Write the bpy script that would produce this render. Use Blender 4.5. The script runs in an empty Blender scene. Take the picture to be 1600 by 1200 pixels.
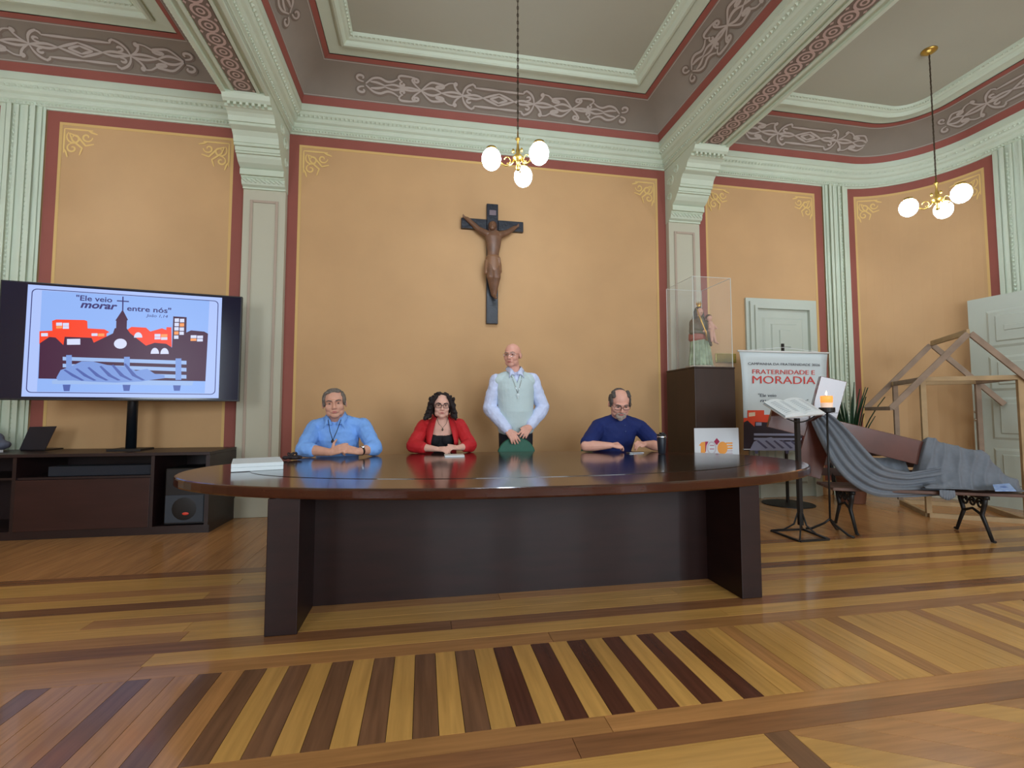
import bpy, bmesh, math, random
import numpy as np
from mathutils import Vector, Matrix

random.seed(7)
sc = bpy.context.scene
COL = sc.collection
V = Vector

# ------------------------------------------------------------------ camera
F, CH = 745.0, 1.16
yaw, pit = math.radians(10.45), math.radians(3.35)
FW = V((math.sin(yaw)*math.cos(pit), math.cos(yaw)*math.cos(pit), math.sin(pit)))
RT = V((math.cos(yaw), -math.sin(yaw), 0))
UP = RT.cross(FW)
cam = bpy.data.cameras.new('camera')
cam.sensor_width = 36
cam.lens = F/1600*36
cam.clip_start = 0.05
camo = bpy.data.objects.new('camera', cam)
COL.objects.link(camo)
camo.matrix_world = Matrix(((RT.x, UP.x, -FW.x, 0), (RT.y, UP.y, -FW.y, 0), (RT.z, UP.z, -FW.z, CH), (0, 0, 0, 1)))
sc.camera = camo

# ------------------------------------------------------------------ world, light, exposure
w = bpy.data.worlds.new('world')
sc.world = w
w.use_nodes = True
w.node_tree.nodes['Background'].inputs[0].default_value = (0.75, 0.86, 1.0, 1)
w.node_tree.nodes['Background'].inputs[1].default_value = 1.0
sc.view_settings.view_transform = 'Standard'
sc.view_settings.look = 'None'
sc.view_settings.gamma = 1
sc.view_settings.exposure = 0.25
sc.view_settings.use_curve_mapping = False

LAMP_W = 45.0
WINDOW_W = 120.0

YW, YF = 5.85, -4.2    # back wall, wall behind the camera
XC = 0.8               # axis of the room
XR, XL = 7.1, -5.5     # side walls
BEAM = ((-2.05, -1.6), (3.2, 3.65))
WINDOWS = ((-4.5, -2.9), (0.1, 1.5), (2.1, 3.5), (4.6, 6.2))
for a, b in WINDOWS:
    l = bpy.data.lights.new('daylight', 'AREA')
    l.shape = 'RECTANGLE'
    l.size, l.size_y = b-a, 2.6
    l.energy = WINDOW_W
    l.color = (0.80, 0.91, 1.0)
    lo = bpy.data.objects.new('daylight', l)
    lo.location = ((a+b)/2, YF-0.02, 2.3)
    lo.rotation_euler = (math.radians(90), 0, 0)
    COL.objects.link(lo)

# pixel of the photograph -> world
def ray(x, y): return FW + RT*((x-800)/F) - UP*((y-600)/F)
def onY(x, y, Y):
    d = ray(x, y); return V((0, 0, CH)) + d*(Y/d.y)
def onZ(x, y, Z):
    d = ray(x, y); return V((0, 0, CH)) + d*((Z-CH)/d.z)

# ------------------------------------------------------------------ materials
def lin(c):
    return tuple(((v/255)/12.92 if v/255 <= 0.04045 else ((v/255+0.055)/1.055)**2.4) for v in c)
MATS = {}
def mat(name, rgb, rough=0.6, metal=0.0, noise=0.0, nscale=8.0, stretch=(1, 1, 1), bump=0.0, bscale=60.0, coat=0.0, emit=0.0, spec=0.5, randv=0.0, rgb2=None, sub=0.0):
    if name in MATS: return MATS[name]
    m = bpy.data.materials.new(name); m.use_nodes = True
    nt = m.node_tree; N, L = nt.nodes, nt.links
    b = N['Principled BSDF']
    c = lin(rgb)
    b.inputs['Base Color'].default_value = (*c, 1)
    b.inputs['Roughness'].default_value = rough
    b.inputs['Metallic'].default_value = metal
    b.inputs['Specular IOR Level'].default_value = spec
    b.inputs['Coat Weight'].default_value = coat
    b.inputs['Coat Roughness'].default_value = 0.08
    if sub: b.inputs['Subsurface Weight'].default_value = sub; b.inputs['Subsurface Scale'].default_value = 0.01
    if emit:
        b.inputs['Emission Color'].default_value = (*c, 1)
        b.inputs['Emission Strength'].default_value = emit
    tc = N.new('ShaderNodeTexCoord')
    if noise or rgb2 or randv:
        mp = N.new('ShaderNodeMapping'); mp.inputs['Scale'].default_value = stretch
        L.new(tc.outputs['Object'], mp.inputs[0])
        nz = N.new('ShaderNodeTexNoise'); nz.inputs['Scale'].default_value = nscale; nz.inputs['Detail'].default_value = 5
        L.new(mp.outputs[0], nz.inputs['Vector'])
        rp = N.new('ShaderNodeValToRGB')
        c2 = lin(rgb2) if rgb2 else tuple(max(0, v*(1-noise)) for v in c)
        c1 = c if rgb2 else tuple(min(1, v*(1+noise)) for v in c)
        rp.color_ramp.elements[0].color = (*c2, 1); rp.color_ramp.elements[0].position = 0.3
        rp.color_ramp.elements[1].color = (*c1, 1); rp.color_ramp.elements[1].position = 0.7
        L.new(nz.outputs['Fac'], rp.inputs[0])
        out = rp.outputs[0]
        if randv:
            oi = N.new('ShaderNodeObjectInfo')
            mr = N.new('ShaderNodeMapRange')
            mr.inputs['To Min'].default_value = 1-randv; mr.inputs['To Max'].default_value = 1+randv
            L.new(oi.outputs['Random'], mr.inputs[0])
            ml = N.new('ShaderNodeMix'); ml.data_type = 'RGBA'; ml.blend_type = 'MULTIPLY'; ml.inputs[0].default_value = 1
            L.new(out, ml.inputs[6]); L.new(mr.outputs[0], ml.inputs[7]); out = ml.outputs[2]
            va = N.new('ShaderNodeVectorMath'); va.operation = 'ADD'
            sm = N.new('ShaderNodeVectorMath'); sm.operation = 'SCALE'; sm.inputs[3].default_value = 40
            L.new(oi.outputs['Random'], sm.inputs[0]); L.new(mp.outputs[0], va.inputs[0]); L.new(sm.outputs[0], va.inputs[1])
            L.new(va.outputs[0], nz.inputs['Vector'])
        L.new(out, b.inputs['Base Color'])
    if bump:
        nb = N.new('ShaderNodeTexNoise'); nb.inputs['Scale'].default_value = bscale; nb.inputs['Detail'].default_value = 4
        L.new(tc.outputs['Object'], nb.inputs['Vector'])
        bp = N.new('ShaderNodeBump'); bp.inputs['Strength'].default_value = bump; bp.inputs['Distance'].default_value = 0.01
        L.new(nb.outputs['Fac'], bp.inputs['Height']); L.new(bp.outputs[0], b.inputs['Normal'])
    MATS[name] = m
    return m

M_ORANGE = mat('ochre_plaster', (198, 157, 110), 0.75, noise=0.06, nscale=1.2, bump=0.05, bscale=30)
M_RED = mat('oxblood_paint', (146, 80, 68), 0.7, noise=0.05, nscale=3)
M_YLINE = mat('straw_line', (212, 174, 108), 0.7)
M_CREAM = mat('cream_plaster', (198, 208, 186), 0.6, noise=0.03, nscale=3)
M_CREAM2 = mat('warm_cream_panel', (190, 186, 164), 0.65)
M_MOULD = mat('pale_mauve_groove', (178, 160, 142), 0.7)
M_CEIL = mat('grey_ceiling', (168, 166, 148), 0.85, noise=0.03, nscale=1)
M_TAUPE = mat('taupe_cove', (132, 120, 106), 0.8, noise=0.08, nscale=2)
M_STEN = mat('stencil_light', (176, 163, 152), 0.8)
M_STEND = mat('stencil_dark', (122, 106, 93), 0.8)
M_STENY = mat('stencil_gold', (228, 192, 118), 0.75)
M_PINK = mat('guilloche_pink', (190, 164, 152), 0.8)
M_DOOR = mat('sage_door_paint', (186, 192, 178), 0.5, noise=0.03, nscale=2)
M_DARKWOOD = mat('mahogany_veneer', (34, 15, 12), 0.45, noise=0.25, nscale=3, stretch=(1, 1, 6), coat=0.08, spec=0.3)
M_TOPWOOD = mat('mahogany_polished', (58, 26, 17), 0.18, noise=0.2, nscale=3, stretch=(1, 6, 6), coat=0.4)
M_INSET = mat('black_leather_inset', (24, 20, 18), 0.17, coat=0.3)
M_ESPR = mat('espresso_laminate', (38, 22, 22), 0.4, noise=0.2, nscale=2, stretch=(1, 1, 6))
M_PLINTH = mat('dark_wenge', (44, 24, 14), 0.45, noise=0.2, nscale=2, stretch=(4, 4, 1))
M_BLACK = mat('black_plastic', (14, 14, 17), 0.4)
M_BLACKM = mat('black_iron', (34, 32, 31), 0.5, metal=0.3)
M_WHITE = mat('white_paper', (235, 238, 242), 0.7)
M_BRASS = mat('brass', (196, 160, 80), 0.3, metal=0.9)
M_CHAIN = mat('dark_bronze', (84, 72, 58), 0.45, metal=0.7)
M_CHROME = mat('chrome', (205, 208, 212), 0.15, metal=1.0)
M_GLOBE = mat('lit_globe', (222, 238, 255), 0.3, emit=LAMP_W)
M_SKIN1 = mat('skin_a', (214, 160, 136), 0.55, noise=0.05, nscale=20, sub=0.05)
M_SKIN2 = mat('skin_b', (228, 178, 158), 0.55, noise=0.04, nscale=20, sub=0.05)
M_SKIN3 = mat('skin_c', (224, 166, 146), 0.5, noise=0.05, nscale=20, sub=0.05)
M_SKIN4 = mat('skin_d', (224, 168, 148), 0.55, noise=0.05, nscale=20, sub=0.05)
M_LIP = mat('lips', (186, 110, 104), 0.5)
M_EYEW = mat('eye_white', (172, 154, 142), 0.3)
M_EYE = mat('eye_iris', (44, 32, 26), 0.25)
M_PINE = mat('raw_pine', (172, 144, 104), 0.7, noise=0.16, nscale=6, stretch=(1, 1, 1), bump=0.1)
M_PINEG = mat('weathered_pine', (146, 124, 104), 0.75, noise=0.18, nscale=7, bump=0.1)
M_CROSS = mat('varnished_cross_wood', (88, 46, 34), 0.25, noise=0.18, nscale=4, coat=0.8)
M_GREY = mat('grey_jersey_cloth', (112, 118, 126), 0.9, noise=0.06, nscale=30, bump=0.15, bscale=200)

# ------------------------------------------------------------------ mesh helpers
class MB:
    def __init__(s): s.v = []; s.f = []
    def add(s, vs, fs):
        o = len(s.v); s.v += [tuple(p) for p in vs]; s.f += [tuple(i+o for i in q) for q in fs]; return s
    def box(s, a, b):
        x0, y0, z0 = a; x1, y1, z1 = b
        return s.add([(x0,y0,z0),(x1,y0,z0),(x1,y1,z0),(x0,y1,z0),(x0,y0,z1),(x1,y0,z1),(x1,y1,z1),(x0,y1,z1)],
                     [(3,2,1,0),(4,5,6,7),(0,1,5,4),(1,2,6,5),(2,3,7,6),(3,0,4,7)])
    def bar(s, p, q, wa, wb, side=None):
        """box beam from p to q, wa along 'side', wb across"""
        p, q = V(p), V(q); d = (q-p).normalized()
        sd = V(side) if side is not None else (V((0, 0, 1)) if abs(d.z) < 0.9 else V((1, 0, 0)))
        sd = (sd - d*sd.dot(d)).normalized(); ot = d.cross(sd)
        vs = [c + sd*(i*wa/2) + ot*(j*wb/2) for c in (p, q) for i, j in ((-1,-1),(1,-1),(1,1),(-1,1))]
        return s.add(vs, [(3,2,1,0),(4,5,6,7),(0,1,5,4),(1,2,6,5),(2,3,7,6),(3,0,4,7)])
    def tube(s, pts, r, n=8, closed=False):
        pts = [V(p) for p in pts]; rs = r if isinstance(r, (list, tuple)) else [r]*len(pts)
        k = len(pts); rings = []; ref = None
        for i, p in enumerate(pts):
            a = pts[(i-1) % k] if closed or i > 0 else p; b = pts[(i+1) % k] if closed or i < k-1 else p
            d = (b-a).normalized() if (b-a).length > 1e-9 else V((0, 0, 1))
            if ref is None: ref = V((0, 0, 1)) if abs(d.z) < 0.9 else V((1, 0, 0))
            x = (ref - d*ref.dot(d))
            x = x.normalized() if x.length > 1e-6 else d.orthogonal().normalized()
            ref = x; y = d.cross(x)
            rings.append([p + x*(math.cos(t)*rs[i]) + y*(math.sin(t)*rs[i]) for t in [2*math.pi*j/n for j in range(n)]])
        vs = [q for rg in rings for q in rg]; fs = []
        for i in range(k if closed else k-1):
            i2 = (i+1) % k
            for j in range(n): fs.append((i*n+j, i*n+(j+1) % n, i2*n+(j+1) % n, i2*n+j))
        if not closed: fs.append(tuple(range(n-1, -1, -1))); fs.append(tuple((k-1)*n+j for j in range(n)))
        return s.add(vs, fs)
    def lathe(s, prof, c=(0, 0, 0), n=20, ax=None):
        """prof: list of (r, h) from bottom to top"""
        c = V(c); vs = []; fs = []; k = len(prof)
        for r, h in prof:
            for j in range(n):
                t = 2*math.pi*j/n; vs.append(c + V((r*math.cos(t), r*math.sin(t), h)))
        for i in range(k-1):
            for j in range(n): fs.append((i*n+j, i*n+(j+1) % n, (i+1)*n+(j+1) % n, (i+1)*n+j))
        fs.append(tuple(range(n-1, -1, -1))); fs.append(tuple((k-1)*n+j for j in range(n)))
        return s.add(vs, fs)
    def ell(s, c, r, n=14, m=9, rot=None):
        c = V(c); r = (r, r, r) if isinstance(r, (int, float)) else r
        vs = []; fs = []
        for i in range(m+1):
            ph = math.pi*i/m
            for j in range(n):
                t = 2*math.pi*j/n
                p = V((r[0]*math.sin(ph)*math.cos(t), r[1]*math.sin(ph)*math.sin(t), -r[2]*math.cos(ph)))
                vs.append(c + (rot @ p if rot else p))
        for i in range(m):
            for j in range(n): fs.append((i*n+j, i*n+(j+1) % n, (i+1)*n+(j+1) % n, (i+1)*n+j))
        return s.add(vs, fs)
    def cap(s, p, q, r0, r1, n=12):
        """tapered capsule"""
        p, q = V(p), V(q); d = (q-p); L = d.length; d = d/L if L > 1e-6 else V((0, 0, 1))
        pts = []; rs = []
        for t in (-1, -.85, -.5, 0): pts.append(p + d*(t*r0)); rs.append(max(1e-4, r0*math.sqrt(1-t*t)))
        for t in (0, .5, .85, 1): pts.append(q + d*(t*r1)); rs.append(max(1e-4, r1*math.sqrt(1-t*t)))
        return s.tube(pts, rs, n)
    def loft(s, secs, side=(1, 0, 0), n=28):
        """secs: (centre, rx, ry) ; rounded ends"""
        secs = [(V(c), a, b) for c, a, b in secs]
        c0, a0, b0 = secs[0]; c1, a1, b1 = secs[-1]
        d0 = (secs[0][0]-secs[1][0]).normalized(); d1 = (secs[-1][0]-secs[-2][0]).normalized()
        h0, h1 = min(a0, b0)*.6, min(a1, b1)*.6
        full = [(c0+d0*h0, a0*.02, b0*.02), (c0+d0*h0*.9, a0*.45, b0*.45), (c0+d0*h0*.55, a0*.82, b0*.82)] + secs + \
               [(c1+d1*h1*.55, a1*.82, b1*.82), (c1+d1*h1*.9, a1*.45, b1*.45), (c1+d1*h1, a1*.02, b1*.02)]
        vs = []; fs = []; k = len(full)
        for i, (c, a, b) in enumerate(full):
            d = (full[min(i+1, k-1)][0]-full[max(i-1, 0)][0]).normalized()
            x = V(side); x = (x-d*x.dot(d)).normalized(); y = d.cross(x)
            for j in range(n):
                t = 2*math.pi*j/n; vs.append(c + x*(a*math.cos(t)) + y*(b*math.sin(t)))
        for i in range(k-1):
            for j in range(n): fs.append((i*n+j, i*n+(j+1) % n, (i+1)*n+(j+1) % n, (i+1)*n+j))
        fs.append(tuple(range(n-1, -1, -1))); fs.append(tuple((k-1)*n+j for j in range(n)))
        return s.add(vs, fs)
    def prism(s, poly, z0, z1, M=None):
        n = len(poly); vs = [V((x, y, z0)) for x, y in poly] + [V((x, y, z1)) for x, y in poly]
        if M: vs = [M @ p for p in vs]
        return s.add(vs, [tuple(range(n-1, -1, -1)), tuple(range(n, 2*n))] + [(i, (i+1) % n, n+(i+1) % n, n+i) for i in range(n)])
    def grid(s, rows, closed=False):
        k, n = len(rows), len(rows[0]); vs = [p for r in rows for p in r]; fs = []
        for i in range(k-1):
            for j in range(n if closed else n-1): fs.append((i*n+j, i*n+(j+1) % n, (i+1)*n+(j+1) % n, (i+1)*n+j))
        return s.add(vs, fs)
    def build(s, name, m, parent=None, smooth=False, fix=True, bev=0.0):
        me = bpy.data.meshes.new(name); me.from_pydata(s.v, [], s.f); me.validate()
        if fix:
            bm = bmesh.new(); bm.from_mesh(me); bmesh.ops.recalc_face_normals(bm, faces=bm.faces); bm.to_mesh(me); bm.free()
        o = bpy.data.objects.new(name, me); COL.objects.link(o)
        if m: me.materials.append(m)
        if parent: o.parent = parent; o.matrix_parent_inverse = parent.matrix_world.inverted()
        if smooth:
            me.polygons.foreach_set('use_smooth', [True]*len(me.polygons))
        if bev:
            md = o.modifiers.new('bevel', 'BEVEL'); md.width = bev; md.segments = 2; md.limit_method = 'ANGLE'
        return o

def tag(o, label, cat, group=None):
    o['label'] = label; o['category'] = cat
    if group: o['group'] = group
    return o
def struct(o, label=None):
    o['kind'] = 'structure'
    if label: o['label'] = label
    return o
def empty(name, loc, label=None, cat=None, group=None, rz=0):
    o = bpy.data.objects.new(name, None); o.empty_display_size = 0.1
    o.location = loc; o.rotation_euler = (0, 0, rz); COL.objects.link(o)
    o.matrix_world = Matrix.Translation(loc) @ Matrix.Rotation(rz, 4, 'Z')
    if label: tag(o, label, cat, group)
    return o
def bake(o, mods):
    """apply modifiers without operators"""
    for t, kw in mods:
        md = o.modifiers.new(t.lower(), t)
        for k, v in kw.items(): setattr(md, k, v)
    dg = bpy.context.evaluated_depsgraph_get(); dg.update()
    me = bpy.data.meshes.new_from_object(o.evaluated_get(dg), depsgraph=dg)
    o.modifiers.clear(); o.data = me
    return o
def blob(mb, name, m, parent=None, voxel=0.006, smooth=3, disp=0.0, dscale=0.12):
    o = mb.build(name, m, None, fix=True)
    mods = [('REMESH', dict(mode='VOXEL', voxel_size=voxel)), ('SMOOTH', dict(factor=0.5, iterations=smooth))]
    bake(o, mods)
    if disp:
        tx = bpy.data.textures.new('folds', 'CLOUDS'); tx.noise_scale = dscale
        bake(o, [('DISPLACE', dict(texture=tx, strength=disp, mid_level=0.5, texture_coords='GLOBAL'))])
    o.data.polygons.foreach_set('use_smooth', [True]*len(o.data.polygons))
    if not o.data.materials: o.data.materials.append(m)
    if parent: o.parent = parent; o.matrix_parent_inverse = parent.matrix_world.inverted()
    return o
def relax(o, zmin, n=5):
    bm = bmesh.new(); bm.from_mesh(o.data); vs = [v for v in bm.verts if v.co.z > zmin]
    for _ in range(n): bmesh.ops.smooth_vert(bm, verts=vs, factor=0.5, use_axis_x=True, use_axis_y=True, use_axis_z=True)
    bm.to_mesh(o.data); bm.free(); return o
def cutfaces(o, fn):
    bm = bmesh.new(); bm.from_mesh(o.data)
    bmesh.ops.delete(bm, geom=[f for f in bm.faces if fn(f.calc_center_median())], context='FACES')
    bm.to_mesh(o.data); bm.free(); return o
def text(body, size, m, M, parent, name='lettering', depth=0.0006, bold=0.0, shear=0.0, xs=1.0, align='LEFT'):
    cu = bpy.data.curves.new(name, 'FONT'); cu.body = body; cu.size = size; cu.extrude = depth; cu.offset = bold; cu.shear = shear
    cu.align_x = align; cu.resolution_u = 3
    o = bpy.data.objects.new(name, cu); COL.objects.link(o)
    dg = bpy.context.evaluated_depsgraph_get(); dg.update()
    me = bpy.data.meshes.new_from_object(o.evaluated_get(dg), depsgraph=dg)
    bpy.data.objects.remove(o)
    for v in me.vertices: v.co = M @ V((v.co.x*xs, v.co.y, v.co.z))
    me.materials.clear(); me.materials.append(m)
    o = bpy.data.objects.new(name, me); COL.objects.link(o); o.parent = parent
    o.matrix_parent_inverse = parent.matrix_world.inverted()
    return o

# ================================================================== THE ROOM
# ---- plan paths: offset e inwards from the wall faces
def mirror(pts): return [(2*XC-x, y) for x, y in pts]
def bay_c(e): return [(BEAM[0][1]+e, YF), (BEAM[0][1]+e, YW-e), (BEAM[1][0]-e, YW-e), (BEAM[1][0]-e, YF)]
def arc_right(e, n=16):
    r = 1.1-e
    return [(6.0+r*math.sin(t), 4.75+r*math.cos(t)) for t in [math.pi/2*i/n for i in range(n+1)]]
def bay_r(e): return [(BEAM[1][1]+e, YF), (BEAM[1][1]+e, YW-e)] + arc_right(e) + [(XR-e, YF)]
def bay_l(e): return mirror(bay_r(e))
BAYS = (bay_c, bay_r, bay_l)
CORN = [(0.0, 4.44), (0.02, 4.44), (0.022, 4.455), (0.045, 4.465), (0.045, 4.50), (0.06, 4.51), (0.072, 4.535), (0.072, 4.55), (0.1, 4.565), (0.115, 4.59), (0.115, 4.605), (0.14, 4.625), (0.155, 4.65), (0.17, 4.655), (0.17, 4.735)]
def bez(p0, p1, p2, t): return tuple((1-t)**2*a + 2*t*(1-t)*b + t*t*c for a, b, c in zip(p0, p1, p2))
CV0, CV1, CV2 = (0.17, 4.735), (0.215, 5.01), (0.50, 5.10)
def cove(t): return bez(CV0, CV1, CV2, t)
def sweep(profile, name, m, bays=BAYS, parent=None, smooth=False):
    outs = []
    for bay in bays:
        mb = MB(); mb.grid([[(x, y, z) for x, y in bay(e)] for e, z in profile])
        outs.append(mb.build(name, m, parent, smooth=smooth, fix=True))
    return outs

# walls: outer shell with thickness
def wall_strip(pts_in, z0, z1, name, m, th=0.25, outward=None):
    mb = MB()
    cx, cy = XC, 0.8
    rows_in = [(x, y) for x, y in pts_in]
    rows_out = []
    for i, (x, y) in enumerate(rows_in):
        a = rows_in[max(0, i-1)]; b = rows_in[min(len(rows_in)-1, i+1)]
        d = V((b[0]-a[0], b[1]-a[1], 0)).normalized(); nrm = V((-d.y, d.x, 0))
        if nrm.dot(V((x-cx, y-cy, 0))) < 0: nrm = -nrm
        rows_out.append((x+nrm.x*th, y+nrm.y*th))
    n = len(rows_in)
    vs = [(x, y, z0) for x, y in rows_in] + [(x, y, z1) for x, y in rows_in] + [(x, y, z0) for x, y in rows_out] + [(x, y, z1) for x, y in rows_out]
    fs = []
    for i in range(n-1):
        fs += [(i, i+1, n+i+1, n+i), (2*n+i+1, 2*n+i, 3*n+i, 3*n+i+1), (n+i, n+i+1, 3*n+i+1, 3*n+i), (i+1, i, 2*n+i, 2*n+i+1)]
    fs += [(0, n, 3*n, 2*n), (n-1, 3*n-1, 4*n-1, 2*n-1)]
    mb.add(vs, fs)
    return struct(mb.build(name, m))
wall_back = wall_strip([(XL+1.1, YW), (XR-1.1, YW)], 0, 5.35, 'wall_back', M_ORANGE)
arcR = arc_right(0)
wall_right = wall_strip(arcR + [(XR, YF)], 0, 5.35, 'wall_right', M_ORANGE)
wall_left = wall_strip(mirror(arcR + [(XR, YF)]), 0, 5.35, 'wall_left', M_ORANGE)
mb = MB()
xs = [XL-0.2] + [v for ab in WINDOWS for v in ab] + [XR+0.2]
for i in range(0, len(xs), 2): mb.box((xs[i], YF-0.25, 0), (xs[i+1], YF, 5.35))
for a, b in WINDOWS: mb.box((a, YF-0.25, 0), (b, YF, 1.0)); mb.box((a, YF-0.25, 3.6), (b, YF, 5.35))
wall_front = struct(mb.build('wall_front', M_ORANGE))
for i, (a, b) in enumerate(WINDOWS):
    fr = MB()
    for x in (a, b-0.07): fr.box((x, YF-0.14, 1.0), (x+0.07, YF-0.06, 3.6))
    for z in (1.0, 2.5, 3.53): fr.box((a, YF-0.14, z), (b, YF-0.06, z+0.07))
    fr.box(((a+b)/2-0.03, YF-0.14, 1.0), ((a+b)/2+0.03, YF-0.06, 3.6))
    struct(fr.build('window_%d' % (i+1), M_CREAM))

# ceiling slab over everything
ceiling = struct(MB().box((XL-0.3, YF-0.3, 5.17), (XR+0.3, YW+0.3, 5.4)).build('ceiling', M_CEIL))

# painted panels: red border, straw line, corner stencil
def strip_path(fn, s0, s1, n, z0, z1, off, name, m, parent):
    """thin painted strip on a wall; fn(s, off) -> (x, y)"""
    mb = MB(); ss = [s0+(s1-s0)*i/n for i in range(n+1)]
    for o1 in (0.0,):
        r0 = [(*fn(s, off), z0) for s in ss]; r1 = [(*fn(s, off), z1) for s in ss]
        b0 = [(*fn(s, 0), z0) for s in ss]; b1 = [(*fn(s, 0), z1) for s in ss]
        mb.grid([b0, r0, r1, b1])
    return mb.build(name, m, parent)
def back_fn(s, o): return (s, YW-o)
def arcr_fn(s, o):
    """s = distance along the right hand wall, from the start of the rounded corner"""
    r = 1.1-o
    if s <= 1.1*math.pi/2:
        t = s/1.1; return (6.0+r*math.sin(t), 4.75+r*math.cos(t))
    return (XR-o, 4.75-(s-1.1*math.pi/2))
def arcl_fn(s, o):
    x, y = arcr_fn(s, o); return (2*XC-x, y)
def ribbon(mb, pts, width, nrm_fn, lift):
    """flat painted ribbon through 3D pts"""
    k = len(pts); A = []; B = []
    for i in range(k):
        d = (V(pts[min(i+1, k-1)])-V(pts[max(i-1, 0)])).normalized(); n = nrm_fn(i)
        sd = d.cross(n).normalized(); wd = width*(0.35+0.65*math.sin(math.pi*min(1, max(0.08, i/(k-1)*0.84+0.08))))
        A.append(V(pts[i])+sd*wd/2+n*lift); B.append(V(pts[i])-sd*wd/2+n*lift)
    mb.grid([A, B])
def spiral(c, r0, r1, a0, a1, n=18):
    return [(c[0]+(r0+(r1-r0)*i/n)*math.cos(a0+(a1-a0)*i/n), c[1]+(r0+(r1-r0)*i/n)*math.sin(a0+(a1-a0)*i/n)) for i in range(n+1)]
def corner_motif():
    L = []
    L.append([(0.0, 0.0), (0.0, 0.34)]); L.append([(0.0, 0.0), (0.34, 0.0)])
    L.append(spiral((0.12, 0.12), 0.10, 0.02, math.pi*1.25, -math.pi*0.9))
    L.append(spiral((0.10, 0.27), 0.07, 0.015, math.pi*1.5, -math.pi*0.7))
    L.append(spiral((0.27, 0.10), 0.07, 0.015, 0, math.pi*2.1))
    L.append([(0.06, 0.06), (0.16, 0.10), (0.26, 0.22), (0.36, 0.19)]); L.append([(0.06, 0.06), (0.10, 0.16), (0.22, 0.26), (0.19, 0.36)])
    L.append([(0.05, 0.4), (0.03, 0.33), (0.0, 0.28)]); L.append([(0.4, 0.05), (0.33, 0.03), (0.28, 0.0)])
    return L
def panel(fn, s0, s1, z0, z1, parent, n=1, ornL=True, ornR=True):
    w = 0.115
    for a, b, c, d in ((s0, s1, z1-w, z1), (s0, s0+w, z0, z1-w), (s1-w, s1, z0, z1-w)):
        strip_path(fn, a, b, n if b-a > 0.5 else max(1, n//4), c, d, 0.004, 'painted_border', M_RED, parent)
    g = 0.03
    for a, b, c, d in ((s0+w, s1-w, z1-w-g, z1-w), (s0+w, s0+w+g, z0, z1-w-g), (s1-w-g, s1-w, z0, z1-w-g)):
        strip_path(fn, a, b, n if b-a > 0.5 else 1, c, d, 0.003, 'painted_line', M_YLINE, parent)
    for flag, sx, sg in ((ornL, s0+w+0.05, 1), (ornR, s1-w-0.05, -1)):
        if not flag: continue
        mb = MB()
        for ip, pl in enumerate(corner_motif()):
            pl2 = []
            for i in range(len(pl)-1):
                k = 4 if len(pl) < 6 else 1
                for j in range(k): pl2.append((pl[i][0]+(pl[i+1][0]-pl[i][0])*j/k, pl[i][1]+(pl[i+1][1]-pl[i][1])*j/k))
            pl2.append(pl[-1])
            pts = []
            for a, b in pl2:
                x, y = fn(sx+sg*a*0.8, 0); x2, y2 = fn(sx+sg*a*0.8, 0.01)
                pts.append((V((x, y, z1-w-0.07-b*0.8)), V((x2-x, y2-y, 0)).normalized()))
            ribbon(mb, [p for p, _ in pts], 0.020, lambda i: pts[i][1], 0.0036+0.0007*ip)
        mb.build('corner_stencil', M_STENY, parent, fix=False)
PT = 4.44
panel(back_fn, BEAM[0][1], BEAM[1][0], 0.2, PT, wall_back)
panel(back_fn, BEAM[1][1]+0.03, 5.66, 0.2, PT, wall_back)
panel(back_fn, -4.06, BEAM[0][0]-0.03, 0.2, PT, wall_back)
panel(arcr_fn, 0.08, 1.80, 0.2, PT, wall_right, 24)
panel(arcr_fn, 2.30, 4.6, 0.2, PT, wall_right, 4)
panel(arcl_fn, 0.08, 1.80, 0.2, PT, wall_left, 24)
panel(arcl_fn, 2.30, 4.6, 0.2, PT, wall_left, 4)

# cornice, cove, painted lines, ceiling mouldings of the three bays
tn = 0
def trim(o, label=None):
    global tn; tn += 1
    o.name = 'trim_%d' % tn; return struct(o, label)
cornices = [trim(o) for o in sweep(CORN, 'cornice', M_CREAM)]
coves = [trim(o) for o in sweep([cove(t/12) for t in range(0, 13)], 'cove', M_TAUPE, smooth=True)]
def cov(t, n): e, z = cove(t); return (e+n*0.75, z-n*0.65)
for bay, cv in zip(BAYS, coves):
    sweep([cov(t, 0.004) for t in (0.0, 0.09, 0.17)], 'painted_border', M_RED, (bay,), cv)
    sweep([cov(t, 0.004) for t in (0.185, 0.2)], 'painted_line', M_STEN, (bay,), cv)
    sweep([cov(t, 0.004) for t in (0.955, 0.98, 1.0)] + [(0.53, 5.106)], 'painted_border', M_RED, (bay,), cv)
    sweep([cov(t, 0.004) for t in (0.925, 0.94)], 'painted_line', M_STEN, (bay,), cv)
CM = [(0.535, 5.112), (0.67, 5.12), (0.67, 5.10), (0.69, 5.085), (0.715, 5.082), (0.73, 5.095), (0.745, 5.12), (0.77, 5.125), (0.79, 5.14), (0.805, 5.14), (0.82, 5.172)]
mouldings = [trim(o) for o in sweep(CM, 'ceiling_moulding', M_CREAM)]

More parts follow.
